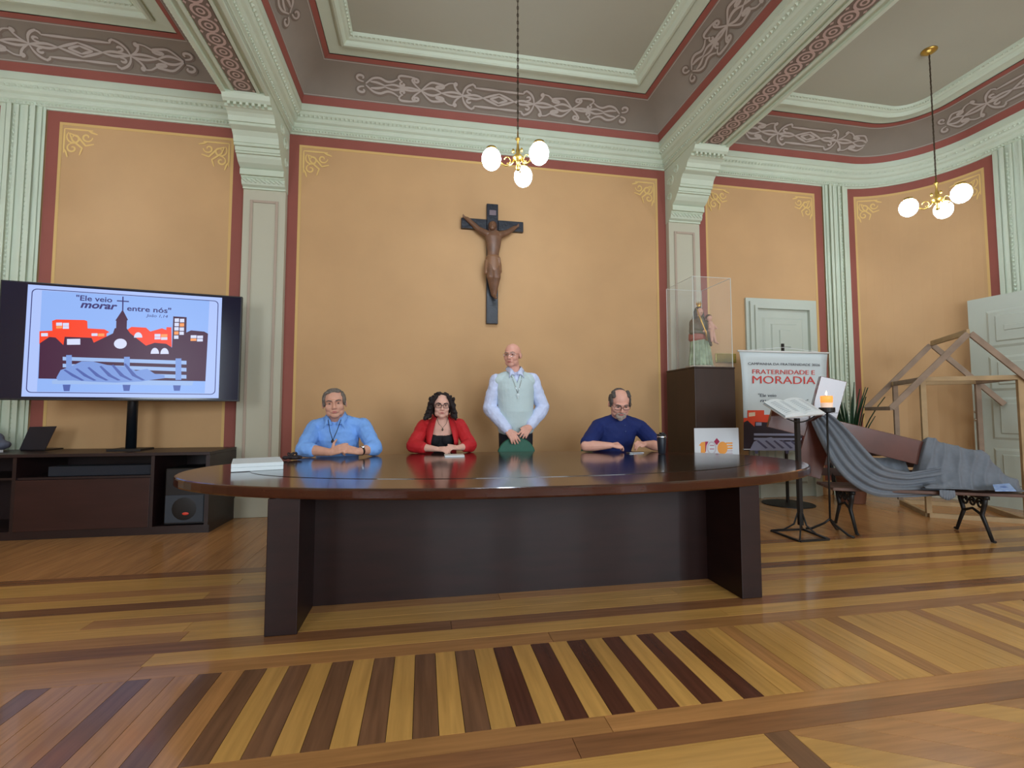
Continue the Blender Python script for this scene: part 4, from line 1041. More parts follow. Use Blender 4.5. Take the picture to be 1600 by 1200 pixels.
def fit(s, px0, py, px1, hpx, m, **kw):
    """text fitted to a width and cap height measured in the photograph"""
    a_, b_ = onY(px0, py, BY), onY(px1, py, BY); c_ = onY(px0, py-hpx, BY)
    size = (c_.z-a_.z)/0.70
    o = bt(s, px0, py, size, m, **kw)
    xs_ = [v.co.x for v in o.data.vertices]; L = max(xs_)-min(xs_); k = (b_.x-a_.x)/L; x0 = min(xs_)
    for v in o.data.vertices: v.co.x = a_.x+(v.co.x-x0)*k
    return o
fit('CAMPANHA DA FRATERNIDADE 2026', 1168, 570, 1280, 3.8, M_TD)
fit('FRATERNIDADE E', 1175, 584, 1272, 7.0, M_TR)
fit('MORADIA', 1175, 599, 1273, 12.0, M_TR)
fit('"Ele veio', 1184, 620, 1212, 5.0, M_TD)
fit('morar', 1187, 628, 1220, 5.0, M_TD, shear=0.2)
fit('entre nós"', 1226, 629, 1262, 5.0, M_TD)
def bnpoly(pts, m, name, layer): bpoly(pts, m, name, layer, BY-0.009, sh)
bnpoly([(1161.5, 666), (1162, 653), (1168, 653), (1168, 641), (1194, 641), (1194, 648), (1204, 648), (1215, 652), (1215, 662), (1285, 668), (1285, 672), (1162, 674)], M_BRED, 'red_houses', 1)
bnpoly([(1250, 668), (1252, 640), (1268, 632), (1288, 640), (1287, 672)], M_BPL, 'dark_tower', 2)
bnpoly([(1162, 704), (1162, 660), (1168, 657), (1179, 667), (1180, 659), (1200, 660), (1225, 655), (1235, 645), (1250, 660), (1286, 662), (1285, 704)], M_BPL, 'dark_town', 3)
bnpoly([(1170, 645), (1180, 644), (1180, 650), (1170, 651)], mat('print_cream', (226, 200, 170), 0.6), 'lit_window', 3)
bnpoly([(1181, 660), (1190, 660), (1190, 665), (1181, 665)], M_BGR, 'lit_window', 4)
for y in (677, 684): bnpoly([(1178, y), (1284, y+1), (1284, y+4), (1178, y+3.5)], M_BGR, 'drawn_slat', 4)
bnpoly([(1172, 702), (1178, 690), (1192, 685), (1205, 683), (1222, 690), (1240, 690), (1262, 697), (1280, 701), (1280, 704), (1172, 704)], M_BGR, 'drawn_blanket', 5)
for k in range(5): bnpoly([(1182+k*13, 689), (1185+k*13, 688), (1200+k*13, 700), (1196+k*13, 701)], M_BGD, 'drawn_fold', 6)
for x in (1182, 1230): bnpoly([(x-3, 704), (x+3, 704), (x+2, 709), (x-2, 709)], M_BGD, 'drawn_foot', 4)

# ---- lectern with open book
lc = V((3.49, 3.98, 0))
le = empty('lectern', lc, 'black iron lectern pole with a square frame base carrying the open book', 'lectern')
c4 = [V((3.31, 3.79, 0.008)), V((3.62, 3.80, 0.008)), V((3.68, 4.17, 0.008)), V((3.33, 4.17, 0.008))]
mb = MB()
for a, b in zip(c4, c4[1:]+c4[:1]): mb.bar(a, b, 0.015, 0.022)
mb.build('base_frame', M_BLACKM, le)
for p in c4: MB().tube([p.lerp(lc, 0.0)+V((0, 0, 0.004)), p.lerp(lc, 0.45)+V((0, 0, 0.035)), p.lerp(lc, 0.78)+V((0, 0, 0.10)), p.lerp(lc, 0.93)+V((0, 0, 0.22))], 0.008, 6).build('foot_brace', M_BLACKM, le, smooth=True)
MB().bar(lc+V((0, 0, 0.10)), lc+V((0, 0, 1.10)), 0.036, 0.036).build('pole', M_BLACKM, le)
far_l, far_r, near_r, near_l = onY(1193, 629, 4.16), onY(1253, 624, 4.16), onY(1288, 645, 3.84), onY(1227, 651, 3.84)
tn_ = (far_r-far_l).cross(near_l-far_l).normalized(); tn_ = tn_ if tn_.z > 0 else -tn_
mb = MB(); ctr = (far_l+far_r+near_l+near_r)/4
pts = [ctr+(p-ctr)*0.72-tn_*0.03 for p in (near_l, near_r, far_r, far_l)]
mb.add([tuple(p) for p in pts]+[tuple(p-tn_*0.012) for p in pts], [(0, 1, 2, 3), (7, 6, 5, 4), (0, 4, 5, 1), (1, 5, 6, 2), (2, 6, 7, 3), (3, 7, 4, 0)]); mb.build('book_rest', M_BLACKM, le)
MB().bar(pts[0]+tn_*0.006, pts[1]+tn_*0.006, 0.03, 0.012, tn_).build('ledge', M_BLACKM, le)
am = (pts[0]+pts[1])/2
MB().tube([pts[0]+V((0, 0, -0.015))+(pts[1]-pts[0])*t+V((0, 0, -0.045*math.sin(t*math.pi))) for t in [i/12 for i in range(13)]], 0.006, 6).build('scroll_brace', M_BLACKM, le, smooth=True)
bk = empty('open_book', ctr, 'large open book with white pages lying on the lectern', 'book')
mb = MB(); mb2 = MB()
rows = []
for i in range(17):
    s = i/16; d = abs(s-0.5)*2
    h = 0.030*(1-d)**0.6*0.0 + 0.028*math.sin(math.pi*min(1, d*1.05))**0.7*0.8+0.006 if d > 0.02 else 0.004
    a = near_l.lerp(near_r, s); b = far_l.lerp(far_r, s)
    rows.append((a, b, h))
mb.grid([[a+tn_*h for a, b, h in rows], [b+tn_*h for a, b, h in rows], [b-tn_*0.008 for a, b, h in rows], [a-tn_*0.008 for a, b, h in rows], [a+tn_*h for a, b, h in rows]])
mb.build('pages', mat('page_paper', (228, 236, 238), 0.75), bk, smooth=False)
q = [ctr+(p-ctr)*1.03-tn_*0.010 for p in (near_l, near_r, far_r, far_l)]
MB().add([tuple(p) for p in q]+[tuple(p-tn_*0.006) for p in q], [(0, 1, 2, 3), (7, 6, 5, 4), (0, 4, 5, 1), (1, 5, 6, 2), (2, 6, 7, 3), (3, 7, 4, 0)]).build('cover', mat('book_cover', (200, 196, 190), 0.6), bk)
for sgn in (0.08, 0.30, 0.58, 0.80):   # blocks of small type
    for k in range(9):
        f = 0.12+k*0.085
        def pt(s, f):
            d = abs(s-0.5)*2; h = 0.028*math.sin(math.pi*min(1, d*1.05))**0.7*0.8+0.0072
            return near_l.lerp(near_r, s).lerp(far_l.lerp(far_r, s), f)+tn_*h
        mbx = MB(); s1 = sgn+0.13
        mbx.grid([[pt(sgn+(s1-sgn)*t/4, f) for t in range(5)], [pt(sgn+(s1-sgn)*t/4, f+0.03) for t in range(5)]])
        mbx.build('text_line', mat('page_type', (176, 186, 192), 0.8), bk, fix=False)

# ---- candle on iron stand
cp = onZ(1297, 820, 0.0); cp = onY(1295, 760, 4.0); cp.z = 0
cs = empty('candle_stand', cp, 'slim iron candle stand with round dish beside the lectern', 'candle stand')
top = onY(1292, 640, 4.0)
MB().tube([cp+V((0, 0, 0.12)), V((top.x, 4.0, top.z-0.03))], 0.009, 8).build('pole', M_BLACKM, cs, smooth=True)
for a in (-1.3, 0.5, 2.1):
    d = V((math.cos(a), math.sin(a), 0))
    MB().tube([cp+V((0, 0, 0.14)), cp+d*0.05+V((0, 0, 0.09)), cp+d*0.16+V((0, 0, 0.02)), cp+d*0.21+V((0, 0, 0.012))], [0.009, 0.01, 0.011, 0.011], 8).build('leg', M_BLACKM, cs, smooth=True)
dc = V((top.x, 4.0, top.z-0.03))
MB().lathe([(0.02, 0.0), (0.066, 0.004), (0.068, 0.01), (0.068, 0.05), (0.062, 0.05), (0.062, 0.012), (0.02, 0.010)], dc, 24).build('dish', M_BLACKM, cs, smooth=False)
MB().box((dc.x, dc.y-0.02, dc.z-0.004), (dc.x+0.10, dc.y+0.02, dc.z)).build('dish_tab', M_BLACKM, cs)
cn = empty('candle', dc+V((0, 0, 0.0125)), 'lit orange and white pillar candle on the iron stand', 'candle')
MB().lathe([(0.047, 0.0), (0.048, 0.004), (0.050, 0.085)], dc+V((0, 0, 0.0125)), 24).build('white_wax', mat('wax_white', (250, 214, 190), 0.5, emit=0.25, sub=0.2), cn, smooth=True)
MB().lathe([(0.050, 0.0855), (0.053, 0.135), (0.050, 0.15), (0.040, 0.143)], dc+V((0, 0, 0.0125)), 24).build('orange_wax', mat('wax_orange', (255, 150, 70), 0.5, emit=0.9, sub=0.2), cn, smooth=True)
MB().tube([dc+V((0, 0, 0.155)), dc+V((0, 0, 0.175))], 0.0015, 6).build('wick', M_BLACK, cn)
MB().lathe([(0.001, 0), (0.006, 0.008), (0.007, 0.016), (0.003, 0.03), (0.0005, 0.042)], dc+V((-0.0, 0, 0.168)), 10).build('flame', mat('flame', (255, 220, 140), 0.5, emit=25), cn, smooth=True)

# ---- bench, large cross, grey cloth
bu, bv = V((0.906, -0.423, 0)), V((0.423, 0.906, 0)); B0 = V((3.88, 4.00, 0)); BL = 1.52; BS = 0.43
be = empty('park_bench', B0+bu*0.7+bv*0.2, 'park bench with wooden slats and cast iron legs under the grey cloth', 'bench')
M_SLAT = mat('bench_slat', (92, 62, 48), 0.5, noise=0.2, nscale=6)
bp = lambda s, w_, z: B0+bu*s+bv*w_+V((0, 0, z))
for k in range(4): MB().bar(bp(0, 0.055+k*0.115, BS-0.014), bp(BL, 0.055+k*0.115, BS-0.014), 0.028, 0.095).build('seat_slat', M_SLAT, be, bev=0.004)
for k in range(3): MB().bar(bp(0, 0.49+k*0.03, BS+0.10+k*0.105), bp(BL, 0.49+k*0.03, BS+0.10+k*0.105), 0.08, 0.024).build('back_slat', M_SLAT, be, bev=0.004)
for s in (0.17, 1.22):
    mb = MB()
    mb.tube([bp(s, 0.03, BS-0.04), bp(s, 0.05, BS-0.11), bp(s, 0.09, 0.22), bp(s, 0.03, 0.12), bp(s, -0.03, 0.012), bp(s, -0.06, 0.016)], [0.018, 0.02, 0.018, 0.015, 0.014, 0.012], 8)
    mb.build('cast_leg', M_BLACKM, be, smooth=True); mb = MB()
    mb.tube([bp(s, 0.40, BS-0.04), bp(s, 0.38, BS-0.11), bp(s, 0.34, 0.22), bp(s, 0.40, 0.12), bp(s, 0.46, 0.012), bp(s, 0.49, 0.016)], [0.018, 0.02, 0.018, 0.015, 0.014, 0.012], 8)
    mb.build('cast_leg', M_BLACKM, be, smooth=True)
    mb = MB(); mb.bar(bp(s, 0.0, BS-0.045), bp(s, 0.46, BS-0.045), 0.03, 0.03)
    for c_, r in ((0.11, 0.05), (0.215, 0.045), (0.32, 0.05)):
        mb.tube([bp(s, c_+r*math.cos(t)*(1-t/14), BS-0.11+r*math.sin(t)*(1-t/14)) for t in [i*0.5 for i in range(20)]], 0.009, 6)
    mb.tube([bp(s, 0.09, 0.22), bp(s, 0.215, 0.26), bp(s, 0.34, 0.22)], 0.012, 6)
    mb.build('cast_scroll', M_BLACKM, be, smooth=True)
    MB().bar(bp(s, 0.455, BS-0.05), bp(s, 0.57, BS+0.37), 0.03, 0.02).build('back_support', M_BLACKM, be)
# cross: long beam sloping down along the bench, arm across it
CA = onY(1203, 650, 4.45); CB_ = CA.lerp(onY(1615, 752, 3.50), 0.82)
cd = (CB_-CA).normalized(); cn_ = V((cd.y, -cd.x, 0)).normalized(); cn_ = cn_ if cn_.y < 0 else -cn_
caa = cd.cross(cn_).normalized(); caa = caa if caa.z < 0 else -caa       # points down along the arm
xr = empty('large_cross', CB_, 'large varnished brown wooden cross lying aslant on the park bench', 'cross')
def cbeam(p, q, wd, th, nm):
    MB().bar(p, q, th, wd, cn_).build(nm, M_CROSS, xr, bev=0.004)
ac = CA+cd*0.47
cbeam(CA, ac-cd*0.1205, 0.235, 0.07, 'beam'); cbeam(ac+cd*0.1205, CB_, 0.235, 0.07, 'beam')
cbeam(ac-caa*0.52, ac+caa*0.50, 0.24, 0.07, 'arm')
# cloth
cl = MB()
arm_top = ac+cn_*0.05
swag = [onY(1279, 652, 4.18), onY(1292, 668, 4.12), onY(1308, 690, 4.03), onY(1325, 714, 3.95), onY(1345, 735, 3.88), onY(1372, 751, 3.80), bp(0.62, 0.10, BS+0.045), bp(0.80, 0.13, BS+0.06), bp(0.95, 0.15, BS+0.08)]
def cr_(P, t):
    n = len(P)-1; i = min(int(t*n), n-1); f = t*n-i
    p0, p1, p2, p3 = P[max(i-1, 0)], P[i], P[i+1], P[min(i+2, n)]
    return 0.5*((2*p1)+(p2-p0)*f+(2*p0-5*p1+4*p2-p3)*f*f+(3*p1-p0-3*p2+p3)*f**3)
rows = []; last = None
for i in range(41):
    t = i/40; p = cr_(swag, t); d = (cr_(swag, min(1, t+.02))-cr_(swag, max(0, t-.02))).normalized()
    sd = d.cross(cn_).normalized(); sd = (sd if sd.x > 0 else -sd) if last is None else (sd if sd.dot(last) > 0 else -sd); last = sd
    wd = 0.11+0.075*math.sin(math.pi*min(1, t*1.3))+0.06*t
    row = []
    for j in range(33):
        u = j/32-0.5; fold = 0.016*math.sin(u*30+1.5*math.sin(t*4))+0.010*math.sin(u*13+t*5)
        row.append(p+sd*(u*wd*2*0.75)+cn_*(0.035+fold))
    rows.append(row)
cl.grid(rows)
c1 = cl.build('cloth_swag', M_GREY, None, smooth=True, fix=False)
bake(c1, [('SOLIDIFY', dict(thickness=0.006, offset=0.0))])
# mound of cloth over the beam's lower end
cl = MB(); rows = []
def beamtop(s):
    P = CA+cd*((s-(-0.5))/2.02*2.3); return P
for i in range(61):
    s = 0.74+i/60*0.80; row = []
    for j in range(41):
        w_ = -0.025+j/40*0.56
        bt_ = CA+cd*(((B0+bu*s)-CA).dot(bu)/cd.dot(bu)); wb = (bt_-B0).dot(bv); top_ = bt_.z+0.165
        k = math.exp(-((w_-wb)/0.13)**2) if w_ < wb else math.exp(-((w_-wb)/0.10)**2)
        fade = min(1, max(0, (s-0.74)/0.16)); fade = fade*fade*(3-2*fade)
        f2 = min(1, max(0, (1.55-s)/0.10))
        tap = min(1, max(0, (1.56-s)/0.26)); h = BS+0.03+(max(0, top_-BS-0.03)*k)*fade*tap**0.6
        ridge = lambda q: 1-abs(math.sin(q))*2; fr_ = 0.024*ridge(9*(s*0.9-w_*1.5)+1.2*math.sin(4*s))+0.012*math.sin(26*(s-w_*0.7)+2*math.sin(6*w_))+0.006*math.sin(55*s+20*w_)
        edge = min(1, (w_+0.025)/0.06)
        h = max(BS+0.012, h+fr_*edge*(1-0.45*k))
        row.append(bp(s, w_-((0.9*fr_+0.045)*k if w_ < wb+0.02 else 0.3*fr_*k)*edge, h))
    rows.append(row)
cl.grid(rows)
for sgrid in (1,):
    front = []
    for i in range(31):
        s = 0.84+i/30*0.12; front.append([bp(s, -0.03-0.004*math.sin(i), BS+0.02), bp(s, -0.035, BS-0.02), bp(s, -0.03+0.006*math.sin(i*1.3), BS-0.035-0.035*math.sin(math.pi*i/30))])
    cl.grid(front)
c2 = cl.build('cloth_mound', M_GREY, None, smooth=True, fix=False)
bake(c2, [('SUBSURF', dict(levels=1, render_levels=1))])
for v in c2.data.vertices:      # creases running down from the beam
    q_ = v.co-B0; ss, ww = q_.dot(bu), q_.dot(bv)
    am_ = min(1, max(0, (ww+0.01)/0.05))*min(1, max(0, (0.34-ww)/0.1))
    ph = 46*(ss-0.55*(v.co.z-BS))+2.5*math.sin(7*ww+5*ss)
    v.co += (V((0, 0, 0.4))-bv)*(am_*0.013*(1-2*abs(math.sin(ph/2))**0.7))
bake(c2, [('SOLIDIFY', dict(thickness=0.006, offset=0.0))])
clo = empty('draped_cloth', bp(0.8, 0.2, BS), 'grey jersey cloth draped from the cross arm over the park bench', 'cloth')
for o in (c1, c2):
    o.parent = clo; o.matrix_parent_inverse = clo.matrix_world.inverted(); o.data.polygons.foreach_set('use_smooth', [True]*len(o.data.polygons))
# second hanging piece between swag and mound (behind)
cl = MB(); rows = []
for i in range(25):
    t = i/24; s = 0.36+0.42*t
    row = []
    for j in range(17):
        f = j/16; z = BS+0.30-0.28*f-0.04*math.sin(t*3)
        row.append(bp(s, 0.44-0.20*f+0.012*math.sin(t*22+f*3), z))
    rows.append(row)
cl.grid(rows); c3 = cl.build('cloth_hang', M_GREY, None, smooth=True, fix=False)
bake(c3, [('SOLIDIFY', dict(thickness=0.006, offset=0.0))]); c3.parent = clo; c3.matrix_parent_inverse = clo.matrix_world.inverted()
c3.data.polygons.foreach_set('use_smooth', [True]*len(c3.data.polygons))
q = [onZ(1551, 757, BS+0.085), onZ(1577, 755, BS+0.085), onZ(1588, 767, BS+0.060), onZ(1555, 767, BS+0.060)]
lf = empty('leaflet', (q[0]+q[2])/2, 'small blue and white leaflet lying on the cloth at the bench edge', 'leaflet')
MB().add([tuple(p) for p in q]+[tuple(p-V((0, 0, 0.004))) for p in q], [(0, 1, 2, 3), (7, 6, 5, 4), (0, 4, 5, 1), (1, 5, 6, 2), (2, 6, 7, 3), (3, 7, 4, 0)]).build('sheet', mat('leaflet_blue', (178, 206, 244), 0.5, rgb2=(108, 146, 214), nscale=30, noise=.1), lf)
c_ = (q[0]+q[1]+q[2]+q[3])/4
MB().prism([(0.03*math.cos(t), 0.014*math.sin(t)) for t in [2*math.pi*i/14 for i in range(14)]], 0.003, 0.004, Matrix.Translation(c_+V((0, 0, 0.002)))).build('printed_patch', mat('leaflet_dark', (90, 116, 176), 0.5), lf)

# ---- timber house frame
hu, hv = V((0.835, -0.55, 0)), V((0.55, 0.835, 0)); H0 = V((5.50, 4.42, 0)); HW, HL = 0.82, 0.88
ho = empty('timber_house_frame', H0+hu*HW/2+hv*HL/2, 'skeleton of a small gabled house made of raw pine battens', 'house frame')
hp = lambda u, v, z: H0+hu*u+hv*v+V((0, 0, z))
def bat(a, b, nm, m=M_PINE, wa=0.05, wb=0.04, side=None): return MB().bar(a, b, wa, wb, side).build(nm, m, ho, bev=0.003)
for u, v in ((0, 0), (HW, 0), (0, HL), (HW, HL)):
    bat(hp(u, v, 0.045), hp(u, v, 1.50), 'post', M_PINE if v == 0 else M_PINEG, 0.05, 0.05, hu)
bat(hp(0, 0.0, 0.022), hp(HW, 0.0, 0.022), 'sill', M_PINE); bat(hp(0, HL, 0.022), hp(HW, HL, 0.022), 'sill', M_PINE)
bat(hp(0, 0.03, 0.0225), hp(0, HL-0.03, 0.0225), 'sill', M_PINE); bat(hp(HW, 0.03, 0.0225), hp(HW, HL-0.03, 0.0225), 'sill', M_PINE)
for v in (0, HL): bat(hp(-0.03, v, 1.525), hp(HW+0.03, v, 1.525), 'tie_beam', M_PINE, 0.05, 0.045)
for u in (0, HW): bat(hp(u, 0.025, 1.525), hp(u, HL-0.025, 1.525), 'wall_plate', M_PINEG, 0.05, 0.045)
rz, ez, oh = 2.01, 1.20, 0.31
for v in (-0.05, HL+0.05):
    bat(hp(HW/2-0.01, v, rz), hp(-oh, v, ez), 'rafter', M_PINEG, 0.06, 0.03, (0, 0, 1)); bat(hp(HW/2+0.01, v, rz), hp(HW+0.26, v, ez+0.05), 'rafter', M_PINEG, 0.06, 0.03, (0, 0, 1))
bat(hp(HW/2, -0.035, rz+0.02), hp(HW/2, HL+0.035, rz+0.02), 'ridge', M_PINE, 0.06, 0.03)
bat(hp(-oh, -0.06, ez), hp(-oh, HL+0.06, ez), 'eave_batten', M_PINEG, 0.045, 0.025)

# ---- plant behind the cross
pc = V((5.42, 5.30, 0))
pt_ = empty('potted_plant', pc, 'dark green sword-leaved plant in a pot behind the cross', 'plant')
MB().lathe([(0.13, 0.0), (0.14, 0.01), (0.17, 0.30), (0.185, 0.31), (0.185, 0.35), (0.16, 0.35), (0.155, 0.31)], pc, 24).build('pot', mat('terracotta', (120, 76, 56), 0.7), pt_, smooth=False)
MB().lathe([(0.154, 0.30), (0.154, 0.315)], pc, 24).build('soil', mat('soil', (40, 30, 24), 0.9), pt_)
M_LEAF = mat('sword_leaf', (38, 72, 40), 0.45, rgb2=(24, 48, 28), nscale=12, noise=.1)
rr = random.Random(11)
for i in range(34):
    a = rr.uniform(0, 2*math.pi); ln = rr.uniform(0.75, 1.3); lean = rr.uniform(0.05, 0.36); wd = rr.uniform(0.035, 0.06)
    d = V((math.cos(a), math.sin(a), 0)); base = pc+d*rr.uniform(0, 0.08)+V((0, 0, 0.31)); sd = V((-d.y, d.x, 0))
    if base.y+d.y*lean > 5.7: d.y *= 0.3
    A = []; B = []; C = []
    for k in range(8):
        t = k/7; p = base+d*(lean*t*t*1.0)+V((0, 0, ln*t*(1-0.12*t*lean*2))); wv = wd*math.sin(math.pi*min(0.97, 0.25+0.72*t))
        A.append(p-sd*wv/2); B.append(p+d*(-0.012)); C.append(p+sd*wv/2)
    o = MB().grid([A, B, C]).build('leaf', M_LEAF, pt_, smooth=True, fix=False)

# ================================================================== CHAIRS AND PEOPLE
M_GREEN = mat('green_upholstery', (22, 92, 70), 0.55, noise=0.08, nscale=20)
def chair(x, y, label, zt=0.93, rz=0.0):
    c = empty('upholstered_chair', (x, y, 0), label, 'chair', 'green upholstered chairs', rz)
    R = Matrix.Translation((x, y, 0)) @ Matrix.Rotation(rz, 4, 'Z')
    def put(mb, nm, m, **kw):
        mb.v = [tuple(R @ V(p)) for p in mb.v]; return mb.build(nm, m, c, **kw)
    put(MB().prism(rrect(-0.22, 0.22, -0.46, -0.03, 0.07), 0.36, 0.412), 'seat', M_GREEN, bev=0.015)
    prof = [(-0.20, 0.55), (0.20, 0.55)] + [(0.20*math.cos(t), zt-0.19+0.19*math.sin(t)) for t in [math.pi*i/16 for i in range(17)]]
    Mx = Matrix.Translation((0, 0.03, 0)) @ Matrix.Rotation(math.radians(90), 4, 'X')
    put(MB().prism(prof, -0.0, 0.045, Mx), 'backrest', M_GREEN, bev=0.012)
    for sx in (-0.19, 0.19):
        put(MB().bar((sx, -0.42, 0.0), (sx*0.97, -0.40, 0.36), 0.03, 0.03), 'leg', M_BLACKM)
        put(MB().bar((sx, 0.03, 0.0), (sx*0.97, 0.0, 0.37), 0.03, 0.03), 'leg', M_BLACKM)
        put(MB().bar((sx*0.8, -0.03, 0.42), (sx*0.8, 0.008, 0.56), 0.03, 0.02), 'back_support', M_BLACKM)
    return c

def hand(mb, w, d, n, s, curl=(0.3, 0.5, 0.4), k=1.0, thumb=(0.75, 0.5, -0.25), splay=0.06):
    """w wrist, d forward, n back of the hand, s towards the thumb"""
    w, d, n = V(w), V(d).normalized(), V(n); n = (n-d*n.dot(d)).normalized(); s0 = V(s); s = d.cross(n); s = s if s.dot(s0) > 0 else -s
    mb.cap(w-d*0.02*k, w+d*0.015*k, 0.026*k, 0.027*k)
    for t in (-0.024, -0.008, 0.008, 0.024): mb.cap(w+s*t*0.7*k, w+d*0.082*k+s*t*1.15*k, 0.015*k, 0.0135*k, 8)
    for i, (t, L) in enumerate(((0.029, 0.072), (0.010, 0.082), (-0.009, 0.076), (-0.027, 0.060))):
        p = w+d*0.085*k+s*t*k; a = 0.0; dd = (d+s*(t*splay/0.02)).normalized()
        for j, (f, r0, r1) in enumerate(((0.46, 0.0098, 0.0092), (0.31, 0.0092, 0.0086), (0.23, 0.0086, 0.0074))):
            a += curl[j]*(1+0.12*i); v = dd*math.cos(a)-n*math.sin(a); q = p+v*(L*f*k); mb.cap(p, q, r0*k, r1*k, 8); p = q
    p = w+d*0.025*k+s*0.022*k; v = (s*thumb[0]+d*thumb[1]+n*thumb[2]).normalized()
    q = p+v*0.045*k; mb.cap(p, q, 0.015*k, 0.0115*k, 8); v2 = (v*0.7+d*0.6).normalized(); q2 = q+v2*0.034*k; mb.cap(q, q2, 0.0112*k, 0.0085*k, 8)

def arm(mb, sh, el, wr, add=0.0, k=1.0, upto=1.0, r=(0.058, 0.047, 0.029)):
    sh, el, wr = V(sh), V(el), V(wr)
    mb.cap(sh, el, r[0]*k+add, r[1]*k+add)
    if upto > 0:
        e = el.lerp(wr, upto); r1 = r[1]+(r[2]-r[1])*upto
        m_ = el.lerp(e, 0.35); mb.cap(el, m_, r[1]*k+add, r[1]*k*1.02+add); mb.cap(m_, e, r[1]*k*1.02+add, r1*k+add)

def head(body, c, k, yaw_, pitch_, roll_, neck, skin, person, brow=(70, 60, 54), nw=0.056, ears=True, fat=1.0, wide=1.12):
    R = Matrix.Rotation(yaw_, 3, 'Z') @ Matrix.Rotation(pitch_, 3, 'X') @ Matrix.Rotation(roll_, 3, 'Y')
    T = lambda x, y, z: V(c)+R @ V((x*k*wide, y*k, z*k))
    E = lambda p, r: body.ell(T(*p), (r[0]*k*wide, r[1]*k, r[2]*k), 18, 12, R)
    E((0, 0.018, 0.035), (0.076, 0.094, 0.086)); E((0, -0.018, -0.035), (0.062*fat, 0.072, 0.080)); E((0, -0.062, -0.094), (0.030*fat, 0.026, 0.024))
    for s in (-1, 1):
        E((s*0.034, -0.055, -0.028), (0.029*fat, 0.030, 0.034)); E((s*0.034*fat, -0.025, -0.070), (0.028, 0.045, 0.036))
        body.cap(T(0, -0.088, 0.026), T(s*0.045, -0.076, 0.024), 0.011*k, 0.010*k, 8)
        if ears: body.ell(T(s*0.080, 0.012, -0.008), (0.010*k, 0.020*k, 0.033*k), 12, 8, R)
        body.ell(T(s*0.012, -0.098, -0.036), (0.009*k, 0.010*k, 0.008*k), 8, 6, R)
    body.cap(T(0, -0.086, 0.012), T(0, -0.106, -0.030), 0.009*k, 0.013*k, 10)
    E((0, -0.082, -0.066), (0.026, 0.013, 0.012))
    body.cap(T(0, 0.02, -0.06), V(neck)+V((0, 0.0, -0.02)), nw*k, nw*1.08*k)
    parts = []
    def later(parent):
        for s in (-1, 1):
            MB().ell(T(s*0.031, -0.0825, 0.004), (0.0135*k, 0.007*k, 0.0052*k), 12, 8, R).build('eye', M_EYEW, parent, smooth=True)
            MB().ell(T(s*0.031, -0.0880, 0.004), (0.0062*k, 0.003*k, 0.0050*k), 10, 6, R).build('iris', M_EYE, parent, smooth=True)
            mb = MB(); mb.cap(T(s*0.016, -0.0965, 0.025), T(s*0.034, -0.094, 0.031), 0.0042*k, 0.0042*k, 6); mb.cap(T(s*0.034, -0.094, 0.031), T(s*0.050, -0.082, 0.026), 0.0042*k, 0.003*k, 6)
            mb.build('eyebrow', mat('brow_%d_%d_%d' % brow, brow, 0.8), parent, smooth=True)
        MB().ell(T(0, -0.0935, -0.0615), (0.021*k, 0.004*k, 0.0042*k), 12, 6, R).build('upper_lip', M_LIP, parent, smooth=True)
        MB().ell(T(0, -0.0925, -0.0705), (0.018*k, 0.005*k, 0.0048*k), 12, 6, R).build('lower_lip', M_LIP, parent, smooth=True)
    return T, R, later

def glasses(T, k, parent, m, r=0.0022, w_=0.026, h_=0.018, dz=0.002):
    gl = None
    for s in (-1, 1):
        pts = []
        for i in range(20):
            t = 2*math.pi*i/20; cx = math.copysign(abs(math.cos(t))**0.6, math.cos(t)); sz = math.copysign(abs(math.sin(t))**0.6, math.sin(t))
            pts.append(T(s*0.033+cx*w_, -0.106+0.012*abs(s*0.033+cx*w_)/0.06, dz+sz*h_))
        o = MB().tube(pts, r*k, 6, closed=True).build('eyeglass_rim', m, gl or parent, smooth=True)
        if gl is None: gl = o; o.name = 'eyeglasses'
        MB().tube([T(s*(0.033+w_), -0.095, dz+0.006), T(s*0.080, -0.05, dz+0.010), T(s*0.083, 0.0, dz+0.008)], r*k*0.9, 6).build('temple', m, gl, smooth=True)
    MB().tube([T(-0.008, -0.107, dz+0.004), T(0, -0.110, dz+0.007), T(0.008, -0.107, dz+0.004)], r*k, 6).build('bridge', m, gl, smooth=True)
    return gl

def torso_secs(P, Nk, w_, d_, belly=1.0, add=0.0, top=1.0):
    P, Nk = V(P), V(Nk); out = []
    for f, a, b in ((0.0, 0.95, 0.95), (0.18, 0.97, 1.02*belly), (0.36, 0.95, 1.06*belly), (0.55, 0.98, 1.0), (0.72, 1.02, 0.95), (0.85, 0.98, 0.82), (0.94, 0.72, 0.64), (1.0, 0.42, 0.5)):
        if f > top: break
        c = P.lerp(Nk, f)+V((0, -0.02*math.sin(f*math.pi)*belly, 0)); out.append((c, w_*a+add, d_*b+add))
    return out
def legs_seated(mb, P, add=0.0, foot=True, k=1.0):
    P = V(P)
    for s in (-1, 1):
        hip = P+V((s*0.09, -0.02, -0.02)); kn = P+V((s*0.12, -0.44, -0.02)); an = P+V((s*0.12, -0.42, 0)); an.z = 0.09
        mb.cap(hip, kn, 0.085*k+add, 0.06*k+add); mb.cap(kn, an, 0.058*k+add, 0.042*k+add)
def shoes(P, parent, m, dy=-0.42):
    for s in (-1, 1):
        f = V((P[0]+s*0.12, P[1]+dy, 0.045)); mb = MB(); mb.ell(f+V((0, -0.07, -0.005)), (0.046, 0.125, 0.036)); mb.ell(f+V((0, 0.02, 0.02)), (0.042, 0.05, 0.05))
        mb.v = [(a, b, max(0.001, c)) for a, b, c in mb.v]
        mb.build('shoe', m, parent, smooth=True)
J = onY
